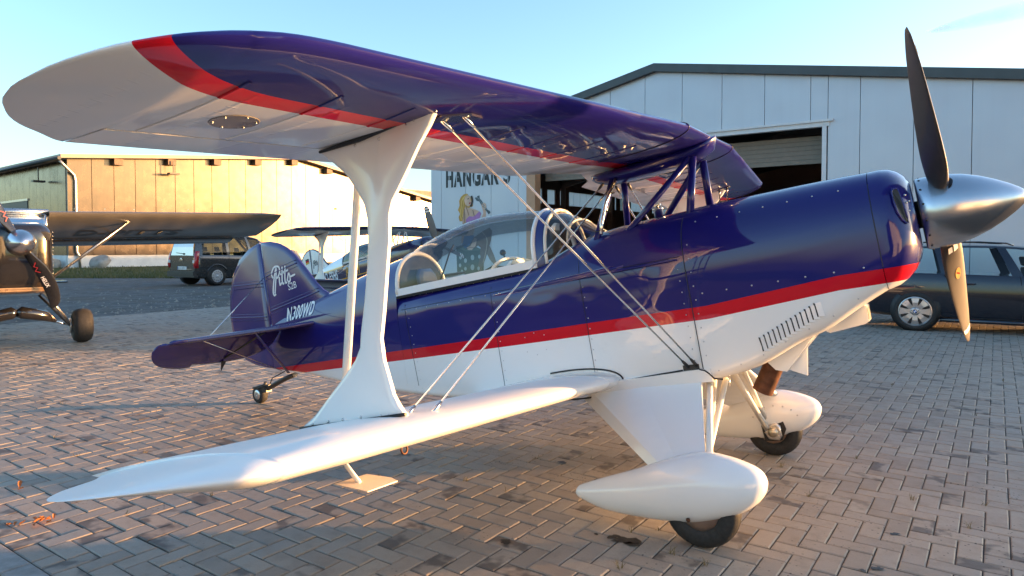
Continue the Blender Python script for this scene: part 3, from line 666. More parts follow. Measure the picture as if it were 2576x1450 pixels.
# nose bowl with rounded face
nb = []
for x, w, zb, zs, zt, p, rc in ((.951,.388,1.046,1.33,1.645,2.7,.11),(1.0,.385,1.06,1.34,1.645,2.6,.13),(1.04,.372,1.085,1.35,1.638,2.5,.15),(1.075,.348,1.12,1.36,1.62,2.3,.16),(1.10,.31,1.165,1.37,1.595,2.2,.16),(1.118,.26,1.21,1.38,1.565,2.,.16),(1.122,.20,1.25,1.38,1.53,2.,.14)):
    nb.append(ring(w, zb, zs, zt, p, rc, x))
mb = MB(); mb.loft(nb); mb.build('nose_bowl', FUSE, BP, autosmooth=50)
for sg in (-1, 1):                                                         # cooling intake slots in the cheeks
    sl = [(1.045,1.50),(1.05,1.512),(1.066,1.512),(1.074,1.50),(1.080,1.44),(1.086,1.37),(1.086,1.345),(1.078,1.343),(1.066,1.36),(1.052,1.40),(1.046,1.45)]
    mb = MB(); mb.pillow(sl, lambda x, z, t: (x, sg*(.366-(x-1.045)*.75-max(z-1.44,0)*.35+t), z), .012, .6, .004); im = mb.build('intake_mouth', SEAL, BP)
    mb = MB(); mb.tube([(x, sg*(.374-(x-1.045)*.75-max(z-1.44,0)*.35), z) for x, z in sl+sl[:1]], .005, 6, cap=False); mb.build('intake_lip', BLUE, im)
    mb = MB()
    for x, z in ((1.094,1.475),(1.094,1.44),(1.105,1.445),(1.098,1.40),(1.0,1.44),(1.035,1.445)): mb.lathe([(0,.006),(.003,.005),(.004,.0004)], (x, sg*(side_y(.95,1.4)-.03 if x < 1.05 else .318-(x-1.094)*2.2), z), (.35,sg,0), 7)
    tag(mb.build('screws', ALU, im), kind='stuff')
# panel joints: firewall seam, panel seams, rivets
def seam(pts, w=.004, name='panel_joint', mat=SEAL, off=.0015):
    mb = MB(); vs = []
    for (x, z) in pts: vs.append((x, -side_y(x, z)-off, z))
    for sg in (1, -1): mb = MB(); mb.tube([(x, y*sg, z) for x, y, z in vs], w/2, 5, cap=False); mb.build(name, mat, BP)
FJ = M('panel_gap', (.012,.01,.03), .5, var=.05)
seam([(.021, z) for z in np.linspace(.76, 1.6, 22)], .005, mat=FJ)
seam([(.95, z) for z in np.linspace(1.16, 1.56, 12)], .006, mat=FJ, off=-.001)
seam([(x, 1.385) for x in np.linspace(-2.1, .0, 30)], .003, mat=FJ)
seam([(-2.06+.06*(1.4-z), z) for z in np.linspace(.84, 1.46, 14)], .003, mat=FJ); seam([(-1.27, z) for z in np.linspace(.78, 1.42, 12)], .003, mat=FJ); seam([(-.62, z) for z in np.linspace(.78, 1.5, 12)], .003, mat=FJ)
rv = MB()
def rivet(x, z, r=.0052):
    y = -side_y(x, z)
    for sg in (1, -1):
        yy = y*sg; o = Vector((x, yy, z)); nn = Vector((0, math.copysign(1, yy), .0 if z < 1.3 else .5)).normalized(); rv.lathe([(-.001, r), (.0018, r*.8), (.0028, .0005)], o, nn, 6)
for x in np.arange(-2.05, -.02, .105): rivet(x, 1.372)
for x in np.arange(-2.0, -.95, .062): rivet(x, 1.468, .0032)
for z in np.arange(.82, 1.36, .062): rivet(-2.03+.06*(1.4-z), z, .0042); rivet(-1.25, z, .0042); rivet(-.605, z, .0045); rivet(-.02, z, .0045)
for x in np.arange(.09, .95, .13): rivet(x, 1.17)
for z in np.arange(.84, 1.5, .075): rivet(.05, z, .0048)
for x in np.arange(.1, .93, .12): rivet(x, 1.56, .005); rivet(x, interp(x, FCW)[1]+.045, .005)
for x, z in ((-1.06,.98),(-.92,.98),(-1.06,1.07),(-.92,1.07),(-.99,.955),(-.99,1.09)): rivet(x, z, .0042)
tag(rv.build('rivets', ALU, BP), kind='stuff')
mb = MB(); mb.tube([(-.87,-side_y(-.87,.0+1.372)-.012,1.372),(-.5,-side_y(-.5,1.372)-.014,1.372),(-.02,-side_y(-.02,1.372)-.012,1.372)], [.004,.009,.004], 8); mb.build('longeron_strip', BLUE, BP)

# ---- cockpit: deck, instruments, bulkhead, canopy, windshield
mb = MB(); mb.add([(-2.12,-.255,1.503),(-1.06,-.30,1.503),(-1.06,.30,1.503),(-2.12,.255,1.503)], [(0,1,2,3)]); mb.build('cockpit_floor', INTER, BP)
mb = MB(); arch = [(-2.133, .275*math.cos(a), 1.50+.285*math.sin(a)**.9) for a in np.linspace(0, math.pi, 24)]
mb.add(arch + [(x+.012, y*.985, z) for x, y, z in arch], [tuple(range(24)), tuple(range(47, 23, -1))] + [(i, i+1, 25+i, 24+i) for i in range(23)]); bk = mb.build('rear_bulkhead', M('blue_grey_bulkhead', (.035,.05,.085), .75, spec=.2), BP)
CT = [(-2.135,.275,1.79),(-2.0,.285,1.845),(-1.85,.292,1.884),(-1.7,.297,1.912),(-1.5,.30,1.932),(-1.3,.302,1.924),(-1.1,.303,1.898),(-.93,.303,1.862)]
def can_ring(w, zt, x, z0=1.508, off=0., n=22):
    return [(x, (w+off)*math.cos(a)*(1 if True else 1), z0 + (zt+off-z0)*math.sin(a)**.85) for a in np.linspace(0, math.pi, n)]
CAN = glass('canopy_glass', (.93,.975,.975), 1.0, kf=.8)
mb = MB(); mb.loft([can_ring(r[1], r[2], r[0]) for r in dense(CT, 24)], close=False, cap0=False, cap1=False); canopy = mb.build('canopy', CAN, BP)
def bow(x, w, zt, r, name, mat, parent, lean=0., z0=1.50, sx=1.): 
    mb = MB(); mb.tube([(x+lean*(p[2]-z0), p[1], p[2]) for p in can_ring(w, zt, x, z0, .004, 30)], r, 8, sy=sx, up=(1,0,0)); return mb.build(name, mat, parent)
bow(-2.12, .276, 1.79, .016, 'rear_bow', CREAM, canopy); bow(-.945, .303, 1.864, .017, 'front_bow', WHITE, canopy)
for sg in (1, -1):
    mb = MB(); pts = [(r[0], sg*(r[1]+.006), 1.515) for r in dense(CT, 12)]; 
    mb.loft([[(x, y+sg*.008, z-.028),(x, y+sg*.009, z+.022),(x, y-sg*.006, z+.024),(x, y-sg*.006, z-.028)] for x, y, z in pts], smooth=False); mb.build('side_rail', WHITE, canopy)
    mb = MB(); mb.loft([[(x, y+sg*.004, z-.046),(x, y+sg*.006, z-.03),(x, y-sg*.02, z-.03),(x, y-sg*.02, z-.046)] for x, y, z in pts], smooth=False); mb.build('rail_seal', SEAL, canopy)
WT = [(-.925,.306,1.862),(-.82,.302,1.822),(-.72,.27,1.762),(-.62,.20,1.685),(-.575,.12,1.655)]
def ws_z0(x): return interp(x, [(-.93,1.512),(-.8,1.56),(-.65,1.61),(-.57,1.63)])[0]
mb = MB(); mb.loft([can_ring(r[1], r[2], r[0], ws_z0(r[0])) for r in dense(WT, 10)], close=False, cap0=False, cap1=False); wsh = mb.build('windshield', CAN, BP)
mb = MB()
for (x, off) in ((-.925,.004),): 
    r0 = can_ring(.308, 1.866, -.928, 1.49, .006, 30); r1 = can_ring(.308, 1.858, -.872, 1.50, .006, 30); mb.loft([r0, r1], close=False, cap0=False, cap1=False)
    mb.loft([[(x, y*.985, z-.004) for x, y, z in r0], [(x, y*.985, z-.004) for x, y, z in r1]], close=False, cap0=False, cap1=False)
mb.build('windshield_frame', BLUE, wsh, fixn=False)
bow(-.86, .303, 1.848, .011, 'windshield_bow', CREAM, wsh)
mb = MB(); mb.tube([(-.72,.26*math.cos(a),1.6+.16*math.sin(a)) for a in np.linspace(0, math.pi, 16)], .008, 6); mb.build('inner_hoop', CREAM, wsh)
# instruments, stick, hoop, seat headrest visible through the canopy
mb = MB(); mb.tube([(-1.32+.02*math.sin(a),.26*math.cos(a),1.49+.12*math.sin(a)) for a in np.linspace(0, math.pi, 18)], .014, 8); mb.build('panel_hoop', CREAM, BP)
pan = [(-.2,1.49),(.2,1.49),(.21,1.53),(.13,1.58),(0,1.595),(-.13,1.58),(-.21,1.53)]
mb = MB(); mb.slab(pan, lambda a, z, t: (-1.24+t, a, z), 0, .03); ip = mb.build('instrument_panel', CREAM, BP)
mb = MB(); mb.box((-1.25,-.16,1.525),(-1.2,-.03,1.555)); mb.build('display', SEAL, ip)
for yy in (.04,.1,.16): mb = MB(); mb.lathe([(0,.026),(.012,.026),(.014,.001)], (-1.25,yy,1.535), (-1,0,0), 14); mb.build('gauge', DARKM, ip)
mb = MB(); mb.sphere((-1.33,-.05,1.655), .022); mb.tube([(-1.33,-.05,1.645),(-1.31,-.05,1.6)], .006, 6); mb.build('compass', SEAL, ip)
mb = MB(); mb.tube([(-1.45,-.1,1.5),(-1.42,-.16,1.55),(-1.34,-.17,1.57),(-1.26,-.17,1.52)], .006, 6); mb.tube([(-1.5,.02,1.5),(-1.4,-.02,1.57),(-1.3,-.1,1.55)], .006, 6); mb.build('cables', SEAL, ip)
mb = MB(); mb.pillow([(-.11,1.50),(.11,1.50),(.10,1.62),(.06,1.67),(-.06,1.67),(-.10,1.62)], lambda a, z, t: (-2.05-(z-1.5)*.15+t, a, z), .03, .5, .03); mb.build('headrest', M('blue_reflection_tone', (.03,.06,.16), .5), BP)  # the slab's dark blue stands in for a reflection of the tail
mb = MB(); mb.tube([(-1.92,-.08,1.5),(-1.84,-.07,1.62),(-1.78,-.05,1.74),(-1.74,-.04,1.79)], .006, 6); mb.build('canopy_strap', SEAL, BP)

# ---- wings
def airfoil(n, c0, c1):                                                    # returns ring of (chord fraction, half thickness signed)
    th = lambda c: 5*(.2969*math.sqrt(c)-.126*c-.3516*c*c+.2843*c**3-.1036*c**4)
    cs = [c0+(c1-c0)*(1-math.cos(math.pi*k/n))/2 for k in range(n+1)]
    return [(c, th(c)) for c in cs[::-1]] + [(c, -th(c)) for c in (cs[1:] if c0 < 1e-6 else cs)]
def wing(stations, name, mat, parent, c0=0., n=20):                        # station: y, xle, xte, z, thickness ratio, chord end
    mb = MB(); rings = []
    for y, xl, xt, z, tr, ce in stations:
        c = xl-xt; rings.append([(xl-q*c, y, z+h*tr*c) for q, h in airfoil(n, c0, ce)])
    mb.loft(rings); return mb.build(name, mat, parent, autosmooth=45)
UZ = 2.05
def smooth(x, tab):                                                       # hermite through a table of pairs
    if x <= tab[0][0]: return tab[0][1]
    if x >= tab[-1][0]: return tab[-1][1]
    for k in range(len(tab)-1):
        if x <= tab[k+1][0]: break
    a, b = tab[k], tab[k+1]; h = b[0]-a[0]; t = (x-a[0])/h; p, q = tab[max(k-1,0)], tab[min(k+2,len(tab)-1)]
    d0 = (b[1]-p[1])/(b[0]-p[0]); d1 = (q[1]-a[1])/(q[0]-a[0])
    return (2*t**3-3*t**2+1)*a[1]+(t**3-2*t**2+t)*h*d0+(-2*t**3+3*t**2)*b[1]+(t**3-t**2)*h*d1
def u_le(a, sw): return .197 - sw*max(a-.45, 0)
AIL_H, NI, NO = .755, .95, 2.85
ust = []
def u_tip(a, sw):
    if a <= 2.6: return u_le(a, sw), u_le(a, sw)-1.09
    tl = [(2.5,-.1105),(2.6,-.126),(2.7,-.146),(2.78,-.172),(2.85,-.210),(2.93,-.266),(2.98,-.309),(3.03,-.37),(3.08,-.45),(3.12,-.55),(3.15,-.66),(3.165,-.79)]
    tt = [(2.6,-1.2155),(2.78,-1.242),(2.863,-1.243),(2.95,-1.184),(3.026,-1.13),(3.08,-1.07),(3.12,-1.0),(3.15,-.93),(3.165,-.84)]
    o = (.15-sw)*2.33*.8; return smooth(a, tl)+o, smooth(a, tt)+o
def half(sw):
    out = []
    for a in (0,.3,.45,.7,NI-.001): out.append((a, 1.))
    for a in (NI, 1.3, 1.7, 2.1, 2.5, 2.6, 2.65, 2.7, 2.74, 2.78, 2.82, NO-.001): out.append((a, AIL_H))
    for a in (NO, 2.87, 2.89, 2.91, 2.93, 2.955, 2.98, 3.005, 3.03, 3.055, 3.08, 3.1, 3.12, 3.135, 3.15, 3.158, 3.163, 3.165): out.append((a, 1.))
    return [(a, *u_tip(a, sw), UZ, lerp(.115, .10, a/3.16) if a < 2.9 else max(.03, .10-(a-2.9)*.24), ce) for a, ce in out]
hl, hr = half(.15), half(.125)
# centre cut-out over the cockpit: trailing edge moves forward near the middle
def cut(st): return [(y, xl, xt + (.22*(1-min(abs(y)/.45, 1))**.5 if abs(y) < .45 else 0), z, tr, ce) for y, xl, xt, z, tr, ce in st]
stn = cut([(-a, *r) for a, *r in hl][::-1] + [(a, *r) for a, *r in hr][1:])
uw = wing(stn, 'upper_wing', WINGP, BP)
def aileron(sw, sg, tip, zfn, le, chord, name, mat, par, y0, y1, ch, tr=.112):
    mb = MB(); rings = []
    for a in np.linspace(y0+.006, y1-.006, 9):
        xl, xt = tip(a, sw); c = xl-xt; rings.append([(xl-q*c, sg*a, zfn(a)+h*tr*c) for q, h in airfoil(10, ch+.006, 1.)])
    mb.loft(rings); return mb.build(name, mat, par, autosmooth=45)
for sg, sw in ((-1,.15),(1,.125)): aileron(sw, sg, u_tip, lambda a: UZ, None, None, 'upper_aileron', WINGP, BP, NI, NO, AIL_H, .108)
mb = MB(); 
for sg, sw in ((-1,.15),(1,.125)):
    def uz_low(x, y, sw=sw):
        xl, xt = u_tip(abs(y), sw); c = xl-xt; q = (xl-x)/c; return UZ - airfoil(1, q, q+1e-4)[0][1]*lerp(.115,.10,abs(y)/3.16)*c
    disc = [(-.70+.082*math.cos(t)*k, sg*2.575+.082*math.sin(t)*k) for k in (1., .97) for t in (2*math.pi*i/28 for i in range(28))]
    mb = MB(); mb.add([(x, y, uz_low(x, y)-(.0008 if i < 28 else .003)) for i, (x, y) in enumerate(disc)], [(i,(i+1)%28,28+(i+1)%28,28+i) for i in range(28)] + [tuple(range(28,56))]); h_ = mb.build('inspection_cover', M('warm_grey_cover', (.20,.185,.17), .25, coat=.4), BP)
    mb = MB()
    for k in range(6): mb.lathe([(0,.005),(-.004,.004),(-.005,.0005)], (-.70+.068*math.cos(k*1.047),sg*2.575+.068*math.sin(k*1.047),uz_low(-.70+.068*math.cos(k*1.047),sg*2.575)-.003), (0,0,1), 6)
    tag(mb.build('screws', ALU, h_), kind='stuff')
for sg, sw in ((-1,.15),(1,.125)):                                        # leading edge joint of the centre section
    mb = MB(); y = sg*.45; xl, xt = u_tip(.45, sw); c = xl-xt; pts = [(xl-q*c+.001, y, UZ+h*.1135*c*1.012) for q, h in airfoil(24, 0, .5)]; mb.tube(pts, .0028, 5, cap=False); mb.build('wing_joint', FJ, BP)
for sg, sw in ((-1,.15),(1,.125)):
    for a in np.arange(.62, 2.95, .305):
        xl, xt = u_tip(a, sw); c = xl-xt; mb = MB(); mb.tube([(xl-q*c, sg*a, UZ-airfoil(1,q,q+1e-4)[0][1]*lerp(.115,.10,a/3.16)*c+.0005) for q in np.linspace(.2, .74, 12)], .0042, 5, sy=2.2, cap=False); mb.build('rib_tape', WINGP, uw)
# lower wings, 3.3 degrees of dihedral
def lzc(a): return .752 + .058*max(a-.36, 0)
def l_tip(a, sw=0):
    tl = [(.2,-.475),(.36,-.48),(1.5,-.475),(2.6,-.468),(2.75,-.466),(2.85,-.49),(2.95,-.655),(3.02,-.78),(3.07,-.88),(3.095,-.96),(3.10,-1.0)]
    tt = [(.2,-1.50),(.36,-1.51),(2.7429,-1.55),(2.743,-1.47),(2.81,-1.375),(2.9,-1.305),(2.97,-1.25),(3.03,-1.18),(3.07,-1.12),(3.095,-1.06),(3.10,-1.03)]
    return smooth(a, tl), (smooth(a, tt[3:]) if a > 2.743 else interp(a, tt)[0])
LAI, LAO = .95, 2.742
for sg in (-1, 1):
    st = [(a, 1.) for a in (.25,.36,.6,LAI-.001)] + [(a, .75) for a in (LAI,1.4,1.9,2.4,LAO-.001)] + [(a, 1.) for a in (2.744,2.76,2.80,2.83,2.86,2.89,2.92,2.95,2.97,3.0,3.02,3.04,3.06,3.075,3.088,3.096,3.10)]
    wing([(sg*a, *l_tip(a), lzc(a), .115 if a < 2.7 else max(.025,.115-(a-2.7)*.21), ce) for a, ce in st], 'lower_wing', LWINGP, BP)
    aileron(0, sg, l_tip, lzc, None, None, 'lower_aileron', LWINGP, BP, LAI, LAO, .75, .113)
    # root fairing
    mb = MB(); rg = []
    for a, k in ((.34,1.25),(.40,1.12),(.46,1.03),(.52,1.0)):
        xl, xt = l_tip(a); c = xl-xt; rg.append([(xl+.02*(k-1)*3-q*c, sg*a, lzc(a)+h*.118*c*k) for q, h in airfoil(20, 0, 1.)])
    mb.loft(rg); mb.build('root_fairing', WHITE, BP, autosmooth=45)
    mb = MB(); xl, xt = l_tip(.38); c = xl-xt; mb.tube([(xl+.03-q*c*1.01, sg*(side_y(xl-q*c, .76)+.004), lzc(.38)+h*.118*c*1.42) for q, h in airfoil(20, 0, .45)], .005, 6, cap=False); mb.build('root_seal', SEAL, BP)
# ---- interplane I struts, outline taken at the strut's plane
IO = [(805,381),(846,414),(873,438),(903,482),(920,516),(928,553),(930,607),(928,671),(921,760),(912,836),(910,874),(898,906),(870,948),(828,1004),(796,1046),(757,1082),
      (890,1066),(1025,1047),(1006,1018),(993,994),(968,906),(961,853),(968,783),(976,671),(981,607),(981,540),(988,506),(1005,472),(1025,431),(1056,364),(1083,316),(1104,268),(960,325)]
IP = BXZ(IO, -2.03)
for sg in (-1, 1):
    mb = MB(); mb.pillow(IP, lambda x, z, t: (x, sg*2.03+t, z), .019, .45, .022); st = mb.build('interplane_strut', WHITE, BP, autosmooth=50)
    mb = MB(); top = BXZ([(803,380),(900,348),(1000,305),(1060,282),(1092,267)], -2.055); mb.tube([(x, sg*2.054, z-.006) for x, z in top], [.006,.011,.011,.010,.007], 6); mb.build('top_gasket', SEAL, st)
    mb = MB(); bot = BXZ([(757,1083),(850,1071),(950,1058),(1022,1048)], -2.055); mb.tube([(x, sg*2.056, z+.008) for x, z in bot], .0075, 6); mb.build('foot_gasket', SEAL, st)
    mb = MB()
    for (u, v) in ((838,372),(893,366),(953,350),(1022,312),(1040,302),(1095,281),(786,1068),(825,1061),(861,1056),(907,1050),(958,1047),(977,1046)):
        p = B(u, v, -2.05); mb.lathe([(0,.007),(-.003,.005),(-.004,.0005)], (p[0], sg*2.049, p[2]), (0,-sg,0), 7)
    tag(mb.build('screws', ALU, st), kind='stuff')
    # aileron slave strut behind it
    mb = MB(); a, b = B(905,395,-1.98), B(868,950,-1.98); mb.tube([(a[0],sg*1.98,a[2]),(b[0],sg*1.98,b[2]-.02)], .021, 12, sy=.6, up=(1,0,0)); mb.build('aileron_link', CREAM, BP)
    # strut attachment plate and fittings under the upper wing
    p = BXZ([(1080,279),(1110,246),(1130,241),(1170,247),(1168,256),(1140,278),(1112,294)], -1.97)
    mb = MB(); mb.slab([(-.33,-2.0),(-.27,-2.0),(-.2,-1.9),(-.2,-1.83),(-.27,-1.86),(-.33,-1.96)], lambda x, y, t: (x, -y*sg if sg > 0 else y, 1.990+t), -.004, .006); mb.build('strut_fitting', M('blue_black_plate', (.012,.01,.04), .25, coat=.5), BP)
    # ball of tie-down ring and aileron spade under the lower wing
    mb = MB(); cxr = B(1017,1131,-1.95); mb.tube([(cxr[0]+.0, sg*(1.95)+.018*math.cos(t), cxr[2]+.018*math.sin(t)) for t in np.linspace(0, 6.28, 13)], .004, 6, cap=False); mb.box((cxr[0]-.006, sg*1.95-.006, cxr[2]+.015), (cxr[0]+.006, sg*1.95+.006, cxr[2]+.06)); mb.build('tie_down_ring', RUST, BP)
    a, b = B(858,1150,-2.25), B(905,1216,-2.25)
    mb = MB(); mb.tube([(a[0]-.04,sg*2.25,a[2]+.04),(b[0],sg*2.25,b[2])], .011, 8, sy=.6); ar = mb.build('spade_arm', WHITE, BP)
    r0 = B(905,1216,-2.25); zw = float((RB.T @ r0)[2] + AO[2])
    cn = [RB @ (gnd(u, v, zw) - AO) for u, v in ((841,1219),(923,1194),(985,1203),(1000,1211),(925,1238))]
    lowr = [(x, sg*abs(y), z) for x, y, z in cn]; mb = MB(); mb.loft([[(x, y, z-.002) for x, y, z in lowr], [(x, y, z+.002) for x, y, z in lowr]], smooth=False); mb.build('aileron_spade', M('tan_spade', (.72,.60,.50), .5, var=.06), ar)
# ---- canoe fairing under the centre section and cabane struts
POD = [(-.60,2.02,1.985,.01),(-.55,2.02,1.95,.09),(-.45,2.02,1.925,.12),(-.3,2.02,1.915,.13),(-.1,2.03,1.92,.13),(.05,2.03,1.932,.125),(.13,2.04,1.952,.11),(.19,2.05,1.99,.08),(.215,2.06,2.04,.01)]
mb = MB(); mb.loft([[(x, w*math.cos(t), lerp(zb, zt, .5+.5*math.sin(t))) for t in (2*math.pi*i/20 for i in range(20))] for x, zt, zb, w in dense(POD, 24)]); mb.build('centre_fairing', BLUE, BP, autosmooth=50)
cab = [((.088,.10,1.95),(.046,.225,1.60),.023),((.07,.10,1.95),(-.335,.245,1.585),.020),((-.425,.09,1.95),(-.53,.255,1.575),.022)]
for sg in (-1, 1):
    for a, b, r_ in cab:
        mb = MB(); mb.tube([(a[0],sg*a[1],a[2]),(b[0],sg*b[1],b[2])], r_, 12, sy=.62, up=(1,0,0)); mb.build('cabane_strut', BLUE, BP)
mb = MB(); mb.tube([(-.40,-.11,1.94),(-.455,-.19,1.8),(-.485,-.235,1.68),(-.49,-.26,1.61)], .012, 10); mb.build('fuel_line', CHROME, BP)
for k in (.25,.55,.85):
    mb = MB(); p = Vector((-.425,-.09,1.95)).lerp(Vector((-.53,-.255,1.575)), k); mb.tube([(p.x+.03*math.cos(t)+.012, p.y-.01+.027*math.sin(t), p.z) for t in np.linspace(0,6.28,11)], .003, 5, cap=False); mb.build('cable_tie', SEAL, BP)
mb = MB(); mb.lathe([(0,.028),(.045,.028),(.05,.034),(.056,.034),(.058,.008),(.075,.008)], (-.185,-.06,1.652), (0,0,1), 16); mb.box((-.205,-.065,1.725),(-.165,-.055,1.735)); mb.build('filler_cap', CHROME, BP)
# ---- flying and landing wires (streamlined rods), javelin
wires = [((-.014,.39,.79),(-.234,1.92,2.0)),((-.06,.39,.785),(-.31,1.96,2.0)),((-.49,.10,1.93),(-.70,1.97,.885)),((-.405,.10,1.93),(-.62,1.90,.882))]
for sg in (-1, 1):
    for a, b in wires:
        mb = MB(); mb.tube([(a[0],sg*a[1],a[2]),(b[0],sg*b[1],b[2])], .0058, 8, sy=.6, up=(1,0,0)); w_ = mb.build('bracing_wire', CHROME, BP)
        for e, f in ((a, b), (b, a)):
            P_, Q_ = Vector((e[0],sg*e[1],e[2])), Vector((f[0],sg*f[1],f[2])); d_ = (Q_-P_).normalized(); m2 = MB(); m2.tube([P_, P_+d_*.05, P_+d_*.075], [.009,.009,.006], 8); m2.build('wire_end', DARKM if e is a else CHROME, w_)
    j0, j1 = B(1240,745,-1.02), B(1567,670,-1.02)
    mb = MB(); mb.tube([(j0[0],sg*1.02,j0[2]),(lerp(j0[0],j1[0],.2),sg*1.02,lerp(j0[2],j1[2],.2)),(lerp(j0[0],j1[0],.9),sg*1.02,lerp(j0[2],j1[2],.9)),(j1[0],sg*1.02,j1[2])], [.003,.012,.012,.004], 8); mb.build('wire_spacer', BLUE, BP)
    mb = MB(); mb.box((-.09, sg*.385-.012, .77), (.0, sg*.385+.02, .80)); mb.build('wire_anchor', DARKM, BP)
# ---- tail
FO = BXZ([(829,737),(815,729),(798,712),(780,688),(761,663),(742,640),(724,624),(704,613),(681,608),(657,611)], 0)
fin = FO + [(-3.868,1.42),(-3.868,1.30),(-3.3,1.45),(-3.0,1.55)]
mb = MB(); mb.pillow(fin, lambda x, z, t: (x, t, z), .024, .3, .05); finO = mb.build('fin', TAILP, BP, autosmooth=50)
RO = BXZ([(654,611),(627,628),(603,656),(587,695),(580,748),(581,797),(586,832),(598,872),(620,906),(645,918),(673,925),(699,929)], 0)
mb = MB(); mb.pillow(RO + [(-3.885,1.30)], lambda x, z, t: (x, t, z), .022, .25, .06); rud = mb.build('rudder', TAILP, BP, autosmooth=50)
mb = MB(); mb.tube([(-3.877,0,2.21),(-3.877,0,1.10)], .0195, 8); mb.build('rudder_hinge', TAILP, rud)
def rib_line(pts, y, parent, w=.006):
    mb = MB()
    for sg in (-1, 1): mb.tube([(x, sg*y, z) for x, z in pts], w, 5, cap=False)
    return mb.build('rib_tape', TAILP, parent)
for (a, b) in (((-4.30,1.90),(-3.90,1.86)),((-4.40,1.62),(-3.90,1.56))): rib_line([a, b], .0215, rud); rib_line([(a[0], a[1]+.025), (b[0], b[1]+.025)], .0215, rud, .003)
for (a, b) in (((-3.84,1.91),(-3.42,1.96)),((-3.84,1.60),(-3.20,1.68))): rib_line([a, b], .0235, finO); rib_line([(a[0], a[1]+.028), (b[0], b[1]+.028)], .0235, finO, .003)
st_ = MB()
for (a, b) in (((-3.84,1.875),(-3.42,1.93)),((-3.84,1.568),(-3.22,1.65)),((-4.3,1.865),(-3.90,1.83)),((-4.39,1.585),(-3.9,1.53))):
    for k in np.linspace(0, 1, 26):
        x, z = lerp(a[0],b[0],k), lerp(a[1],b[1],k)
        for sg in (-1, 1): st_.lathe([(0,.0055),(.003,.004),(.004,.0003)], (x, sg*.0235, z), (0,sg,0), 5)
tag(st_.build('stitching', TAILP, finO), kind='stuff')
TPZ = 1.425
tp = [(-3.05,-.05),(-3.19,-.12),(-3.34,-.42),(-3.49,-.72),(-3.61,-.96),(-3.66,-1.06),(-3.688,-1.075),(-3.69,-.05)]
hx, dl, de = -3.70, .30, rad(42)
def elev(x, y): 
    k = max(hx - x, 0); return (hx - k*math.cos(de), y, TPZ - .004 - k*math.sin(de))
eo = [(-3.698,-.06),(-3.698,-1.078),(-3.68,-1.085)] + [(p.x, p.y) for p in spline([(-3.69,-1.12),(-3.715,-1.16),(-3.77,-1.175),(-3.85,-1.15),(-3.92,-1.08),(-3.965,-.97),(-3.985,-.86),(-3.985,-.80)], 4)] + [(-3.958,-.79)] + [(p.x, p.y) for p in spline([(-3.975,-.7),(-3.985,-.55),(-3.985,-.4),(-3.965,-.24),(-3.92,-.13),(-3.85,-.07)], 4)]
for sg in (-1, 1):
    mb = MB(); mb.pillow([(x, -sg*y) for x, y in tp], lambda x, y, t: (x, y, TPZ+t), .018, .4, .03); tpo = mb.build('tailplane', TAILP, BP, autosmooth=50)
    mb = MB(); mb.pillow([(x, -sg*y) for x, y in eo], lambda x, y, t: (lambda e: (e[0]-t*math.sin(de), e[1], e[2]+t*math.cos(de)))(elev(x, y)), .013, .35, .03); el = mb.build('elevator', TAILP, BP, autosmooth=50)
    mb = MB(); e0 = elev(-3.98, 0); mb.add([(e0[0],sg*.52,e0[2]+.005),(e0[0]+.04,sg*.5,e0[2]-.005),(e0[0]-.03,sg*.515,e0[2]-.085),(e0[0]+.03,sg*.54,e0[2])], [(0,1,2),(1,3,2),(0,2,3),(0,3,1)]); mb.build('trim_horn', DARKM, el)
    a, b = B(641,838,-.5), B(726,938,-.08); mb = MB(); mb.tube([(a[0],sg*.5,a[2]),(b[0],sg*.08,b[2])], .014, 10, sy=.6, up=(1,0,0)); mb.build('tail_strut', TAILP, BP)
    a, b = B(666,697,-.024), B(511,847,-.92); mb = MB(); mb.tube([(a[0],sg*.024,a[2]),(b[0],sg*.86,TPZ+.012)], .0032, 6); mb.build('tail_wire', CHROME, BP)
    mb = MB(); a, b = B(475,804+0,-.9), B(632,930,-.03); mb.tube([(-3.62,sg*.86,TPZ-.01),(-3.76,sg*.05,1.07)], .0032, 6); mb.build('tail_wire', CHROME, BP)
    mb = MB(); mb.tube([(-3.55,sg*.33,TPZ-.01),(-3.86,sg*.52,TPZ-.17)], .008, 6); mb.build('trim_rod', DARKM, BP)
# tailwheel on its leaf spring, wheel turned with the tail
tc = B(655,1014,0); R_T = .080; tx, tz = tc[0]+R_T*math.sin(TH), tc[2]+R_T*math.cos(TH)
mb = MB(); mb.tube([(-3.66,0,1.02),(-3.8,0,.995),(-3.93,0,.96),(-4.05,0,.925)], [.02,.022,.022,.02], 8, sy=1.6); sp = mb.build('tail_spring', DARKM, BP)
mb = MB(); mb.box((-4.12,-.03,.90),(-4.03,.03,.965)); mb.tube([(-4.06,.0,.99),(-4.1,0,.94),(tx+.03,.0,.93)], .014, 8); mb.tube([(tx+.02,.045,.95),(tx,.045,tz)], .011, 6); mb.tube([(tx+.02,.0,.95),(tx+.02,.05,.95)], .011, 6); mb.build('tailwheel_fork', DARKM, sp)
mb = MB(); mb.tube([(-3.75,-.03,1.06),(-3.9,-.05,1.02),(-3.93,-.06,.97),(-4.1,-.07,.95)], .005, 6); mb.tube([(-4.0,-.06,.97),(-4.16,-.065,.955)], .009, 6); mb.build('steering_spring', DARKM, sp)
tw = empty('x', Matrix(), None, None); bpy.data.objects.remove(tw)
mb = MB(); W2 = .036; mb.lathe([(-W2,.045),(-W2,.062),(-W2*.8,.074),(-W2*.3,.080),(W2*.3,.080),(W2*.8,.074),(W2,.062),(W2,.045)], (tx,0,tz), (0.05,1,0), 28, caps=False); twh = mb.build('tailwheel_tyre', RUBBER, BP)
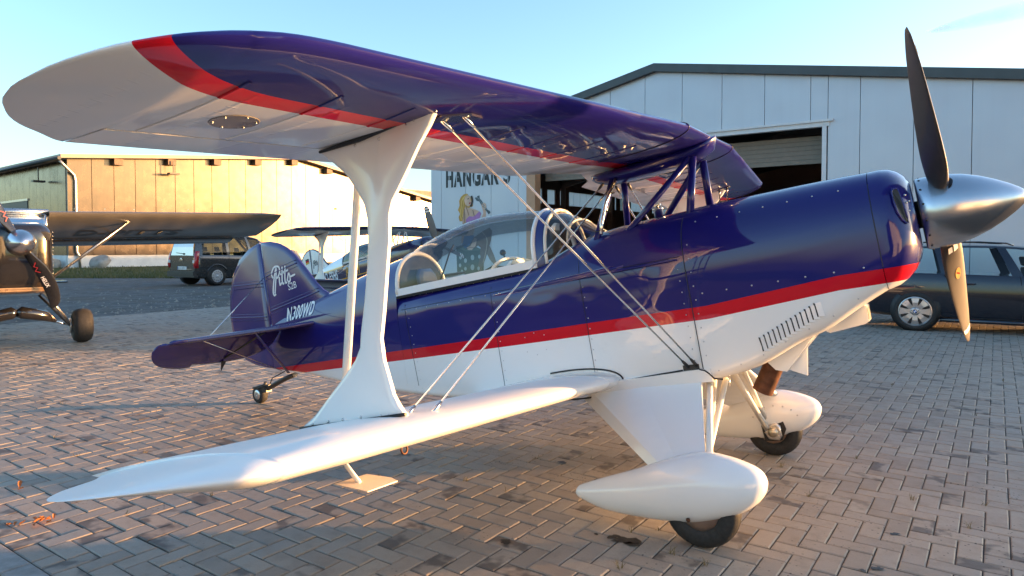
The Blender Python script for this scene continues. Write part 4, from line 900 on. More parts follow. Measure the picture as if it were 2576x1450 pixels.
mb = MB(); mb.lathe([(-W2*1.02,.0005),(-W2*1.2,.018),(-W2*1.0,.042),(-W2*.8,.050),(W2*.8,.05),(W2,.0005)], (tx,0,tz), (0.05,1,0), 24); mb.build('tailwheel_hub', ALU, twh)
# ---- main gear
WC = (.178*math.sin(TH), .178*math.cos(TH)); R_M = .178
PANT = [(-.612,.258,.022,.030),(-.60,.257,.033,.036),(-.47,.245,.078,.062),(-.27,.249,.118,.098),(-.14,.259,.142,.116),(.0,.272,.160,.127),(.11,.281,.153,.126),(.21,.281,.128,.112),(.29,.284,.091,.086),(.33,.289,.060,.058),(.348,.292,.033,.033),(.357,.294,.004,.004)]
for sg in (-1, 1):
    yc = sg*.835
    mb = MB(); rows = [tuple([x] + [smooth(x, [(r[0], r[c]) for r in PANT]) for c in (1,2,3)]) for x in (-.612+.969*(1-math.cos(math.pi*k/56))/2 for k in range(57))]; rings = []
    for x, zc, hz, hw in rows: rings.append([(x, yc + hw*math.copysign(abs(math.cos(t))**1., math.cos(t)), zc + hz*math.copysign(abs(math.sin(t))**1., math.sin(t))) for t in (2*math.pi*i/28 for i in range(28))])
    mb.loft(rings); pt = mb.build('wheel_pant', WHITE, BP, autosmooth=60)
    mb = MB(); mb.lathe([(0,.011),(.004,.009),(.005,.0004)], (-.005, yc+sg*.108, .155), (0,sg,0), 10); mb.build('pant_screw', RUST, pt)
    w3 = .062; wx, wz = WC
    mb = MB(); mb.lathe([(-w3*.8,.09),(-w3,.105),(-w3,.13),(-w3*.88,.156),(-w3*.6,.171),(-w3*.25,.178),(w3*.25,.178),(w3*.6,.171),(w3*.88,.156),(w3,.13),(w3,.105),(w3*.8,.09)], (wx,yc,wz), (0,1,0), 44, caps=False); wh = mb.build('wheel', RUBBER, BP)
    mb = MB()
    for q in (-.5,.0,.5): mb.lathe([(q*w3-.003,.1775-.006*abs(q)*2),(q*w3-.001,.1795-.006*abs(q)*2),(q*w3+.001,.1795-.006*abs(q)*2),(q*w3+.003,.1775-.006*abs(q)*2)], (wx,yc,wz), (0,1,0), 44)
    mb.build('tread_band', RUBBER, wh)
    mb = MB(); mb.lathe([(-w3*.82,.0005),(-w3*.85,.05),(-w3*.78,.09),(-w3*.5,.102),(w3*.5,.102),(w3*.78,.09),(w3*.85,.05),(w3*.82,.0005)], (wx,yc,wz), (0,1,0), 32); mb.build('rim', M('brownish_rim', (.30,.20,.15), .45, metal=.6, var=.2), wh)
    # leg fairing: folded triangular sheet from fuselage to axle
    def qd(x, y, z): return (x, sg*y, z)
    to = [qd(-.005,.395,.705), qd(-.35,.40,.705), qd(-.655,.395,.695), qd(-.74,.36,.66)]
    bo = [qd(.082,.80,.405), qd(-.06,.815,.40), qd(-.16,.80,.385), qd(-.225,.775,.365)]
    ti = [qd(-.005,.375,.695), qd(-.35,.345,.695), qd(-.65,.345,.685), qd(-.735,.352,.656)]
    bi = [qd(.078,.785,.40), qd(-.06,.765,.39), qd(-.16,.755,.375), qd(-.22,.768,.36)]
    mb = MB(); rg = []
    for k in np.linspace(0, 1, 8): rg.append([tuple(lerp(a[i], b[i], k) for i in range(3)) for a, b in list(zip(to, bo)) + list(zip(ti, bi))[::-1]])
    mb.loft(rg, smooth=False); lg = mb.build('gear_leg_fairing', WHITE, BP)
    mb = MB()
    for k in np.linspace(.03,.97,9): mb.lathe([(0,.006),(.003,.005),(.004,.0004)], tuple(np.array(to[0])*(1-k)+np.array(to[2])*k+np.array((0,sg*.006,-.05))), (0,sg,0), 6)
    tag(mb.build('screws', ALU, lg), kind='stuff')
    mb = MB(); mb.tube([qd(.015,.30,.71), qd(.10,.80,.40)], .017, 10, sy=.9, up=(1,0,0)); mb.build('gear_tube', CREAM, BP)
    mb = MB(); mb.tube([qd(.0,.19,.68), qd(.02,.745,.165)], .02, 12, sy=.75, up=(1,0,0)); mb.build('axle_tube', CREAM, BP)
    mb = MB(); mb.tube([qd(.07,.19,.68), qd(.012,.745,.25)], .017, 12, sy=.75, up=(1,0,0)); mb.build('axle_tube', CREAM, BP)
    # brake caliper on the inner side and the cut-out around it
    mb = MB(); mb.slab([(-.01,.12),(.10,.12),(.135,.19),(.125,.25),(.07,.27),(-.02,.24)], lambda x, z, t: (x, yc-sg*(.108+t), z), .0, .012); mb.build('brake_recess', SEAL, pt)
    mb = MB(); mb.pillow([(.02,.135),(.085,.125),(.105,.15),(.105,.215),(.085,.24),(.02,.225),(.0,.18)], lambda x, z, t: (x, yc-sg*(.128+t), z), .014, .5, .012); br = mb.build('brake_caliper', ALU, pt)
    mb = MB(); mb.lathe([(0,.032),(.02,.032),(.022,.001)], (.055,yc-sg*.135,.18), (0,-sg,0), 18); mb.build('brake_piston', M('brass_tint', (.55,.48,.36), .35, metal=.9), br)
    mb = MB()
    for k in range(7): a_ = rad(155-22*k); mb.lathe([(0,.006),(.003,.005),(.004,.0004)], (.08+.155*math.cos(a_), yc-sg*.122, .235+.115*math.sin(a_)), (0,-sg,0), 6)
    tag(mb.build('pant_rivets', ALU, pt), kind='stuff')
# belly gap seal and gear cover
mb = MB()
for sg in (-1, 1): mb.tube([(-.62,sg*.402,.735),(-.35,sg*.408,.757),(-.09,sg*.408,.775)], .005, 6, cap=False)
mb.build('belly_seal', SEAL, BP)
mb = MB()
for sg in (-1, 1): mb.tube([(-.01,sg*.41,.775),(.03,sg*.412,.765),(.05,sg*.408,.745),(.07,sg*.40,.715),(.11,sg*.385,.705)], .005, 6, cap=False)
mb.build('belly_seal', SEAL, BP)
mb = MB()
for sg in (-1,): mb.loft([[(x, sg*.415, .772-.06*k), (x, sg*.40, .70-.03*k), (x, sg*.36,.69-.02*k), (x, sg*.36,.76)] for x, k in ((-.62,.4),(-.3,.2),(0,0.),(.06,.0))], smooth=False)
mb.build('belly_cover', WHITE, BP)
mb = MB(); mb.tube([(.13,-.33,.715),(.13,-.35,.66)], .004, 6); mb.build('drain_tube', ALU, BP)
# ---- exhaust, scoops, louvres
mb = MB(); c0, c1 = Vector((.355,-.12,.775)), Vector((.235,-.12,.585)); d_ = (c1-c0)
o_ = [c0, c0.lerp(c1,.5), c1]; mb.tube(o_, [.054,.054,.056], 24, cap=False); mb.tube([c1, c0.lerp(c1,.6)], [.052,.05], 24, cap=False); ex = mb.build('exhaust_pipe', RUST, BP)
mb = MB(); mb.lathe([(0,.05),(.001,.05)], c0.lerp(c1,.8), d_, 20); mb.build('exhaust_bore', SEAL, ex)
sc = [(.30,.75),(.34,.70),(.42,.675),(.52,.80),(.60,.87),(.50,.86)]
mb = MB(); mb.slab([(.295,.77),(.345,.705),(.40,.69),(.47,.76),(.58,.885),(.46,.87)], lambda x, z, t: (x, -.10+t, z), -.11, .09); mb.build('cooling_exit', WHITE, BP)
mb = MB(); mb.slab([(.40,.695),(.49,.655),(.515,.80),(.60,.88),(.50,.80)], lambda x, z, t: (x, -.16+t, z), -.006, .006); mb.build('exit_lip', WHITE, BP)
mb = MB(); mb.slab([(.585,.87),(.79,.985),(.815,.965),(.812,.885),(.795,.875),(.62,.85)], lambda x, z, t: (x, .05+t, z), -.08, .08); so = mb.build('air_scoop', WHITE, BP)
mb = MB(); mb.add([(.8165,-.015,.955),(.8165,.115,.955),(.814,.115,.893),(.814,-.015,.893)], [(0,1,2,3)]); mb.build('scoop_mouth', SEAL, so)
for i in range(13):
    k = (i+.5)/13
    for sg in (-1, 1):
        zt_, zb_ = lerp(.90,1.045,k), lerp(.822,.972,k); x_ = lerp(.345,.655,k)
        yt, yb = side_y(x_, zt_), side_y(x_, zb_)
        mb = MB(); fn = lambda x, y, z: (x, sg*y, z)
        mb.add([fn(x_+.014,yt+.0005,zt_),fn(x_+.022,yb+.0005,zb_),fn(x_-.006,yb+.009,zb_+.004),fn(x_-.012,yt+.009,zt_-.004),fn(x_-.006,yb-.002,zb_),fn(x_-.012,yt-.002,zt_)], [(0,1,2,3),(0,3,5),(1,4,2),(3,2,4,5)]); lv = mb.build('louvre', WHITE, BP)
        mb = MB(); mb.add([fn(x_-.0125,yt+.0095,zt_-.004),fn(x_-.0065,yb+.0095,zb_+.004),fn(x_-.0165,yb+.0015,zb_+.001),fn(x_-.0225,yt+.0015,zt_-.001)], [(0,1,2,3)]); mb.build('louvre_slot', SEAL, lv)
# ---- spinner and two-bladed propeller
HX, HZ, R_P = 1.235, 1.385, 1.05
SPN = [(1.140,.176),(1.145,.181),(1.20,.181),(1.27,.176),(1.34,.160),(1.41,.133),(1.47,.101),(1.52,.069),(1.555,.042),(1.575,.022),(1.585,.0005)]
mb = MB(); mb.lathe([(x-1.14, r) for x, r in SPN], (1.14,0,HZ), (1,0,0), 56); spn = mb.build('spinner', M('satin_aluminium_spinner', (.60,.60,.61), .25, metal=1, var=0), BP, autosmooth=50)
mb = MB(); mb.lathe([(0,.07),(.018,.07),(.018,.176),(.024,.176)], (1.118,0,HZ), (1,0,0), 40); mb.build('backplate', DARKM, BP)
mb = MB()
for a in np.linspace(0, 2*math.pi, 15)[:-1]:
    o = Vector((1.158, .1815*math.sin(a), HZ+.1815*math.cos(a))); mb.lathe([(0,.006),(.002,.005),(.003,.0004)], o, (0, math.sin(a), math.cos(a)), 7)
tag(mb.build('spinner_screws', DARKM, spn), kind='stuff')
def blade_mat():
    n = NT('prop_blade'); co = n.coord('Object'); x, y, z = n.sep(co)
    n.base(n.mix(n.maprange(n.noise(co, 14, 4), .4, .7, 0, .5), (.05,.042,.038), (.075,.06,.052))); n.set(rough=.42, coat=.15); return n.mat
BLADE = blade_mat(); PHI = rad(45)
for kk in (0, 1):
    ph = PHI + math.pi*kk; rd = Vector((0, -math.sin(ph), math.cos(ph))); tg = Vector((0, -math.cos(ph), -math.sin(ph)))   # rotation tangent
    rows = [(.10,.085,.075,58),(.16,.10,.066,54),(.22,.135,.05,48),(.32,.172,.036,42),(.45,.188,.026,36),(.6,.184,.020,31),(.75,.166,.015,27),(.88,.140,.011,24),(.97,.10,.008,22),(1.02,.066,.006,21),(1.045,.03,.004,21),(1.05,.008,.002,21)]
    mb = MB(); rings = []
    for r_, ch, th_, be in dense(rows, 40):
        be = rad(be); cd = Vector((math.sin(be),0,0)) + tg*math.cos(be); nd = Vector((math.cos(be),0,0)) - tg*math.sin(be); c = Vector((HX,0,HZ)) + rd*r_
        rings.append([tuple(c + cd*(ch*(.42*math.cos(t)) - cd.length*0) + cd*ch*.0 + nd*(th_*.5*math.sin(t)*(1+.25*math.cos(t)))) for t in (2*math.pi*i/20 for i in range(20))])
    mb.loft(rings); bo_ = mb.build('propeller_blade', BLADE, BP, autosmooth=60)
    def on_blade(r_, cf, off=.002, rows=rows):
        ch, th_, be = interp(r_, rows); be = rad(be); cd = Vector((math.sin(be),0,0)) + tg*math.cos(be); nd = Vector((math.cos(be),0,0)) - tg*math.sin(be)
        return tuple(Vector((HX,0,HZ)) + rd*r_ + cd*(ch*.42*cf) + nd*(th_*.5*math.sqrt(max(1-cf*cf,0))+off))
    mb = MB(); mb.add([on_blade(.46+.040*math.cos(t), .30*math.sin(t), .0012) for t in (2*math.pi*i/20 for i in range(20))], [tuple(range(20))]); em = mb.build('maker_emblem', M('yellow_emblem', (.42,.22,.03), .4, var=.05), bo_)
    mb = MB(); pts = [(.445,-.15),(.455,-.05),(.462,.05),(.475,.15)]
    vs = [on_blade(r_-.006, c_, .0025) for r_, c_ in pts] + [on_blade(r_+.006, c_, .0025) for r_, c_ in pts]; mb.add(vs, [(i,i+1,5+i,4+i) for i in range(3)]); mb.build('emblem_mark', REDP, em)
    for (r0, r1, c0_, c1_) in ((.235,.275,-.62,-.25),(.225,.28,-.1,.35)):
        mb = MB(); mb.add([on_blade(r0,c0_,.003),on_blade(r0,c1_,.003),on_blade(r1,c1_,.003),on_blade(r1,c0_,.003)], [(0,1,2,3)]); mb.build('blade_sticker', CREAM, bo_)
    mb = MB(); 
    for a0, a1 in ((.90,.94),): mb.add([on_blade(a0,-.93,.002),on_blade(a0+.02,-.3,.002),on_blade(a0+.03,.5,.002),on_blade(a0+.035,.93,.002),on_blade(a1+.035,.93,.002),on_blade(a1+.03,.5,.002),on_blade(a1+.02,-.3,.002),on_blade(a1,-.93,.002)], [(0,1,6,7),(1,2,5,6),(2,3,4,5)])
    mb.build('tip_band', CREAM, bo_)
    mb = MB(); cz = Vector((HX,0,HZ)) + rd*.168; ax_ = Vector((1,0,0)); 
    mb.add([tuple(cz + rd*(.013-.10*abs(math.sin(t))**2*.18) + ax_*(.062*math.cos(t)) + tg*(.055*math.sin(t))) for t in (2*math.pi*i/24 for i in range(24))], [tuple(range(24))]); mb.build('blade_opening', SEAL, spn)
# ---- lettering
LW = M('white_lettering', (.82,.82,.82), .35, var=.02)
def fin_fn(x0, z0, sx=1., rot=0.):
    c, s_ = math.cos(rot), math.sin(rot); return lambda x, y: (x0 + (x*c - y*s_), -.0268, z0 + (x*s_ + y*c))
def script_word(parent, fn, h, mat, name='script_lettering'):
    S_ = [ [(.30,-.45),(.12,-.5),(.10,-.2),(.42,.6),(.72,1.1),(.62,.7),(.40,.1),(.22,-.4)], [(.28,.55),(.22,.85),(.55,1.18),(.95,1.12),(.98,.8),(.7,.5),(.48,.5)],
           [(.86,.5),(.80,.1),(.84,.0),(.98,.12)], [(.92,.72),(.95,.75)], [(1.28,1.05),(1.08,.3),(1.08,.02),(1.2,.05)], [(.98,.62),(1.42,.72)], [(1.55,1.05),(1.34,.3),(1.34,.02),(1.46,.05)], [(1.3,.66),(1.75,.74)],
           [(1.5,.1),(1.72,.5),(1.80,.42),(1.78,.1),(1.62,.0),(1.58,.1)], [(1.74,.28),(2.3,.34)] ]
    mb = MB()
    for st in S_: ribbon(mb, [Vector((p.x*h, p.y*h)) for p in spline(st, 6)], .115*h, fn)
    return mb.build(name, mat, parent, fixn=False)
script_word(finO, fin_fn(-3.775, 1.80, rot=.06), .142, LW)
text_mesh('type_lettering', 'S2B', .085, fin_fn(-3.56, 1.745, rot=.08), LW, finO, bold=.006, sx=.85)
def side_fn(x0, z0, rot=0., off=.0035):
    c, s_ = math.cos(rot), math.sin(rot)
    def f(x, y): X_, Z_ = x0+x*c-y*s_, z0+x*s_+y*c; return (X_, -max(side_y(X_, Z_), .084-(Z_-1.49)*.5+(X_+3.4)*.15, .026)-off, Z_)
    return f
text_mesh('registration', 'N300WD', .155, side_fn(-3.60, 1.487, .03), LW, rear, bold=.026, sx=.58, spacing=1.14)
# ------------------------------------------------------------------ second, smaller biplane behind (same build, other paint)
def body_paint2():
    n = NT('white_blue_orange_paint'); co = n.coord('Object'); x, y, z = n.sep(co)
    line = n.math('ADD', 1.45, n.math('MULTIPLY', n.maprange(x, -.9, .6), .17))
    blue = n.math('LESS_THAN', z, n.math('SUBTRACT', line, .03)); band = n.math('LESS_THAN', z, line)
    low = n.math('LESS_THAN', n.math('ABSOLUTE', n.math('SUBTRACT', z, 1.09)), .016)
    col = n.mix(blue, n.mix(band, (.78,.78,.76), (.70,.30,.02)), (.022,.02,.075)); col = n.mix(low, col, (.70,.30,.02))
    n.base(col); n.set(rough=.2, coat=1.); return n.mat
BODY2 = body_paint2()
def wing_paint2():
    n = NT('blue_edged_wing_paint'); co = n.coord('Object'); x, y, z = n.sep(co); ay = n.math('ABSOLUTE', y)
    top = n.math('GREATER_THAN', z, 2.052); le = n.math('GREATER_THAN', n.math('ADD', x, n.math('MULTIPLY', ay, .15)), .13)
    tip = n.math('GREATER_THAN', ay, 3.06); m_ = n.math('MAXIMUM', n.math('MAXIMUM', top, le), tip)
    n.base(n.mix(m_, (.62,.62,.60), (.02,.018,.06))); n.set(rough=.25, coat=.6)
    n.bump(n.math('COSINE', n.math('MULTIPLY', ay, 20.6)), .4, .006); return n.mat
W2P = wing_paint2(); DB2 = M('navy_paint', (.02,.018,.06), .2, coat=.8, var=.05); WH2 = M('white_paint_warm', (.78,.77,.74), .3, coat=.4, var=.03)
GLT = glass('teal_canopy', (.45,.85,.80), 1.0)
a2 = rad(-38); M2 = Matrix.Translation((-2.345, 15.878, 0)) @ Matrix.Rotation(a2, 4, 'Z') @ Matrix.Rotation(-TH, 4, 'Y') @ Matrix.Scale(.9, 4)
B2 = empty('biplane', M2, 'white, navy and orange biplane with striped flank parked before the far hall', 'biplane')
SW = {'rear_fuselage': BODY2, 'fuselage': BODY2, 'engine_cowl': BODY2, 'nose_bowl': DB2, 'intake_lip': DB2, 'fin': WH2, 'rudder': WH2, 'tailplane': WH2, 'elevator': WH2, 'upper_wing': W2P, 'upper_aileron': W2P,
      'lower_wing': DB2, 'lower_aileron': DB2, 'interplane_strut': WH2, 'cabane_strut': WH2, 'centre_fairing': None, 'canopy': GLT, 'windshield': GLT, 'bracing_wire': CHROME, 'spinner': DB2, 'wheel_pant': WH2,
      'gear_leg_fairing': WH2, 'wheel': RUBBER, 'root_fairing': DB2, 'tail_strut': WH2, 'gear_tube': WH2, 'axle_tube': WH2, 'tailwheel_tyre': RUBBER, 'tail_spring': DARKM, 'rear_bulkhead': WH2, 'aileron_link': WH2, 'cockpit_floor': INTER, 'intake_mouth': SEAL, 'rear_bow': DB2, 'front_bow': DB2, 'side_rail': WH2, 'tail_wire': CHROME, 'tailwheel_hub': ALU, 'rim': ALU, 'top_gasket': SEAL}
def clone(o, par):
    nm = o.name.split('.')[0]
    if SW.get(nm) is None: return
    c = o.copy(); COL.objects.link(c); c.parent = par; c.matrix_parent_inverse = Matrix()
    if c.material_slots: c.material_slots[0].link = 'OBJECT'; c.material_slots[0].material = SW[nm]
    for ch in list(o.children): clone(ch, c)
    return c
for ch in list(BP.children): clone(ch, B2)
kids = {c.name.split('.')[0]: c for c in B2.children}
for nm, pts, t in (('fin', FO, .012), ('rudder', RO, .012)):
    mb = MB(); mb.tube([(x, 0, z) for x, z in pts], .022, 8); mb.build('edge_trim', DB2, kids[nm])
mb = MB(); mb.tube([(-3.876,-.03,2.2),(-3.876,-.03,1.2)], .012, 6); mb.build('hinge_line', DB2, kids['fin'])
BLK = M('flag_black', (.01,.01,.01), .5, var=0); GLD = M('flag_gold', (.75,.40,.02), .5, var=0)
for k, m_ in enumerate((BLK, REDP, GLD)):
    mb = MB(); z = 1.97-.05*k; mb.add([(-4.13,-.028,z),(-3.97,-.028,z+.01),(-3.97,-.028,z-.04),(-4.13,-.028,z-.05)], [(0,1,2,3)]); mb.build('flag_stripe', m_, kids['rudder'])
script_word(kids['fin'], fin_fn(-3.80, 1.72, rot=.06), .13, BLK)
def side2(x0, z0, off=.006):
    def f(x, y): X_, Z_ = x0+x, z0+y; return (X_, -side_y(X_, Z_)-off, Z_)
    return f
text_mesh('registration', 'D-ESHS', .37, side2(-3.12, 1.135), LW, kids['rear_fuselage'], bold=.02, sx=.60)
ORL = M('orange_lettering', (.72,.34,.03), .4, var=.02)
text_mesh('name_lettering', 'ROTH', .37, side2(-1.98, 1.135), ORL, kids['fuselage'], bold=.02, sx=.64)
# its propeller: one grey blade up with white tip bands
def simple_blade(par, hub, rd, tg, fw, rows, mat, name='propeller_blade'):
    mb = MB(); rings = []
    for r_, ch, th_, be, sw_ in dense(rows, 26):
        be = rad(be); cd = fw*math.sin(be) + tg*math.cos(be); nd = fw*math.cos(be) - tg*math.sin(be); c = hub + rd*r_ + tg*sw_
        rings.append([tuple(c + cd*(ch*.5*math.cos(t)) + nd*(th_*.5*math.sin(t))) for t in (2*math.pi*i/16 for i in range(16))])
    mb.loft(rings); return mb.build(name, mat, par, autosmooth=60)
GB = M('grey_composite_blade', (.10,.105,.10), .45, var=.1)
fw = Vector((1,0,0)); hub = Vector((1.235,0,1.385))
for ph in (rad(-12), rad(108), rad(228)):
    rd = Vector((0,math.sin(ph),math.cos(ph))); tg = rd.cross(fw)
    b_ = simple_blade(B2, hub, rd, tg, fw, [(.1,.08,.07,55,0),(.25,.15,.04,48,0),(.5,.19,.022,36,0),(.8,.16,.014,28,0),(.97,.12,.01,24,0),(1.0,.03,.004,24,0)], GB)
    for r0 in (.84,.91):
        mb = MB(); mb.tube([tuple(hub+rd*r0), tuple(hub+rd*(r0+.03))], .078, 16, sy=.98, cap=False); 
        vs = []
        mb = simple_blade(b_, hub, rd, tg, fw, [(r0,.158,.021,27,0),(r0+.015,.153,.0205,26.5,0),(r0+.03,.148,.02,26,0)], CREAM, 'tip_band')

# ------------------------------------------------------------------ black high-wing aircraft on the left
fwd = Vector((.64,-.768,0)).normalized(); lef = Vector((-fwd.y, fwd.x, 0)); up = Vector((0,0,1))
HW_O = Vector((-6.94, 9.58, 0))
HM = Matrix.Translation(HW_O) @ Matrix((fwd, lef, up)).transposed().to_4x4()
HI = HM.inverted()
HW = empty('high_wing_aircraft', HM, 'black high wing taildragger with swept black propeller and silver struts', 'aircraft')
def HP(u, v, k, at):                                                       # pixel on a plane of its own frame
    o = HI @ Vector(CW); r = HI.to_3x3() @ Vector(ray(u, v)); t = (at-o[k])/r[k]; return o + r*t
DKG = NT('dark_wing_fabric'); co_ = DKG.coord('Object'); DKG.base(DKG.mix(DKG.noise(co_, 3, 3), (.085,.08,.072), (.12,.112,.10))); DKG.set(rough=.3, coat=.4); DKG.bump(DKG.math('COSINE', DKG.math('MULTIPLY', DKG.sep(co_)[1], 18.)), .25, .006)
def rr_ring(x, w, z0, z1, r_, n=6):
    pts = []
    for cx, cz, a0 in ((w-r_, z1-r_, 0), (-(w-r_), z1-r_, 90), (-(w-r_), z0+r_, 180), (w-r_, z0+r_, 270)):
        for k in range(n): a = rad(a0 + 90*k/(n-1)); pts.append((x, cx + r_*math.cos(a), cz + r_*math.sin(a)))
    return pts
mb = MB(); mb.loft([rr_ring(x, w, z0, z1, r_) for x, w, z0, z1, r_ in ((1.0,.20,1.15,1.6,.12),(.97,.30,1.0,1.66,.16),(.9,.355,.86,1.70,.18),(.7,.375,.80,1.72,.16),(.3,.39,.77,1.72,.14))]); cw = mb.build('engine_cowl', BLACKP, HW, autosmooth=45)
mb = MB(); mb.loft([rr_ring(x, w, z0, z1, r_) for x, w, z0, z1, r_ in ((.295,.385,.77,1.715,.14),(.0,.40,.72,1.62,.12),(-.8,.39,.64,1.5,.12),(-1.8,.26,.55,1.25,.1),(-4.2,.05,.42,.78,.04))]); mb.build('fuselage', BLACKP, HW, autosmooth=45)
mb = MB(); mb.loft([rr_ring(x, w, z0, z1, .03) for x, w, z0, z1 in ((.955,.27,.83,.875),(.90,.34,.815,.86),(.75,.36,.785,.82))]); mb.build('chin_lip', M('warm_chin_metal', (.55,.35,.2), .3, metal=.7), HW)
for sg in (-1, 1):
    mb = MB(); mb.pillow([(-.10,-.05),(.10,-.06),(.12,.03),(.06,.06),(-.08,.05)], lambda a, b, t: (.978+t-.05*abs(a), sg*.22+a, 1.545+b), .006, .5, .02); q_ = mb.build('air_intake', SEAL, cw)
    mb = MB()
    for k in range(5): mb.tube([(.985-.01*k, sg*.22-.08+.04*k, 1.50),(.985-.01*k, sg*.22-.08+.04*k, 1.59)], .003, 5); mb.tube([(.98, sg*.22-.09, 1.505+.02*k),(.975, sg*.22+.09, 1.505+.02*k)], .003, 5)
    tag(mb.build('intake_mesh', ALU, q_), kind='stuff')
mb = MB(); mb.lathe([(0,.075),(.006,.07),(.008,.03)], (.965,.05,1.12), (1,0,-.15), 20); mb.lathe([(.004,.045),(.009,.04)], (.965,.05,1.12), (1,0,-.15), 20, 0); mb.build('starter_hole', DARKM, cw)
rv2 = MB()
for sg in (-1, 1):
    for z in np.linspace(.95, 1.6, 14): rv2.sphere((.72, sg*.378, z), .007, 6, 4); rv2.sphere((.35, sg*.391, z), .007, 6, 4)
tag(rv2.build('rivets', ALU, cw), kind='stuff')
hub = Vector((1.06,0,1.46)); mb = MB(); mb.lathe([(0,.02),(.0,.165),(.06,.168),(.14,.155),(.22,.12),(.28,.075),(.315,.03),(.32,.0005)], (1.0,0,1.46), (1,0,-.04), 36); mb.build('spinner', M('satin_aluminium_spinner'), HW)
CARB = M('black_carbon_blade', (.015,.014,.014), .22, coat=.8, var=.1)
tipp = HP(143, 757, 0, 1.06) - hub; ang0 = math.atan2(tipp.y, tipp.z)
for kk in (0, 1):
    ph = ang0 + math.pi*kk; rd = Vector((0,math.sin(ph),math.cos(ph))); tg = Vector((0,math.cos(ph),-math.sin(ph)))*(-1)
    bl_ = simple_blade(HW, hub, rd, tg, Vector((1,0,0)), [(.08,.09,.07,50,0),(.2,.11,.05,40,.01),(.4,.16,.03,28,.03),(.6,.17,.022,22,.03),(.78,.15,.016,18,.0),(.88,.12,.012,16,-.035),(.92,.06,.006,15,-.06)], CARB)
    fr = (lambda rd, tg: lambda x, y: tuple(hub + rd*(.50+x) + tg*(-.02+y) + Vector((.02+.4*y,0,0))))(rd, tg)
    text_mesh('blade_lettering', 'HELIX', .062, fr, LW, bl_, bold=.01, sx=.9)
    mb = MB(); ribbon(mb, [Vector(p) for p in ((-.06,.03),(-.1,-.01),(-.13,.03),(-.16,.0),(-.2,.04))], 0.012, fr); mb.build('blade_emblem', M('dark_red_mark', (.25,.01,.015), .5, var=0), bl_, fixn=False)
# windscreen and cabin top
GLB = glass('cabin_glass', (.55,.65,.78), 1.0)
mb = MB(); mb.add([(.32,-.33,1.70),(.32,.33,1.70),(.02,.36,1.90),(.02,-.36,1.90)], [(0,1,2,3)]); mb.build('windscreen', GLB, HW)
for sg in (-1, 1):
    mb = MB(); mb.tube([(.33,sg*.34,1.69),(.17,sg*.36,1.82),(.02,sg*.37,1.91)], .022, 8); mb.build('screen_post', ALU, HW)
    mb = MB(); mb.add([(.30,sg*.37,1.69),(.02,sg*.38,1.88),(-.9,sg*.38,1.72),(-.9,sg*.39,1.45)], [(0,1,2,3)]); mb.build('side_window', GLB, HW)
mb = MB(); mb.box((-1.1,-.42,1.80),(.06,.42,1.86)); mb.tube([(.1,-.4,1.885),(.1,.4,1.885)], .05, 10); mb.build('cabin_roof', ALU, HW)
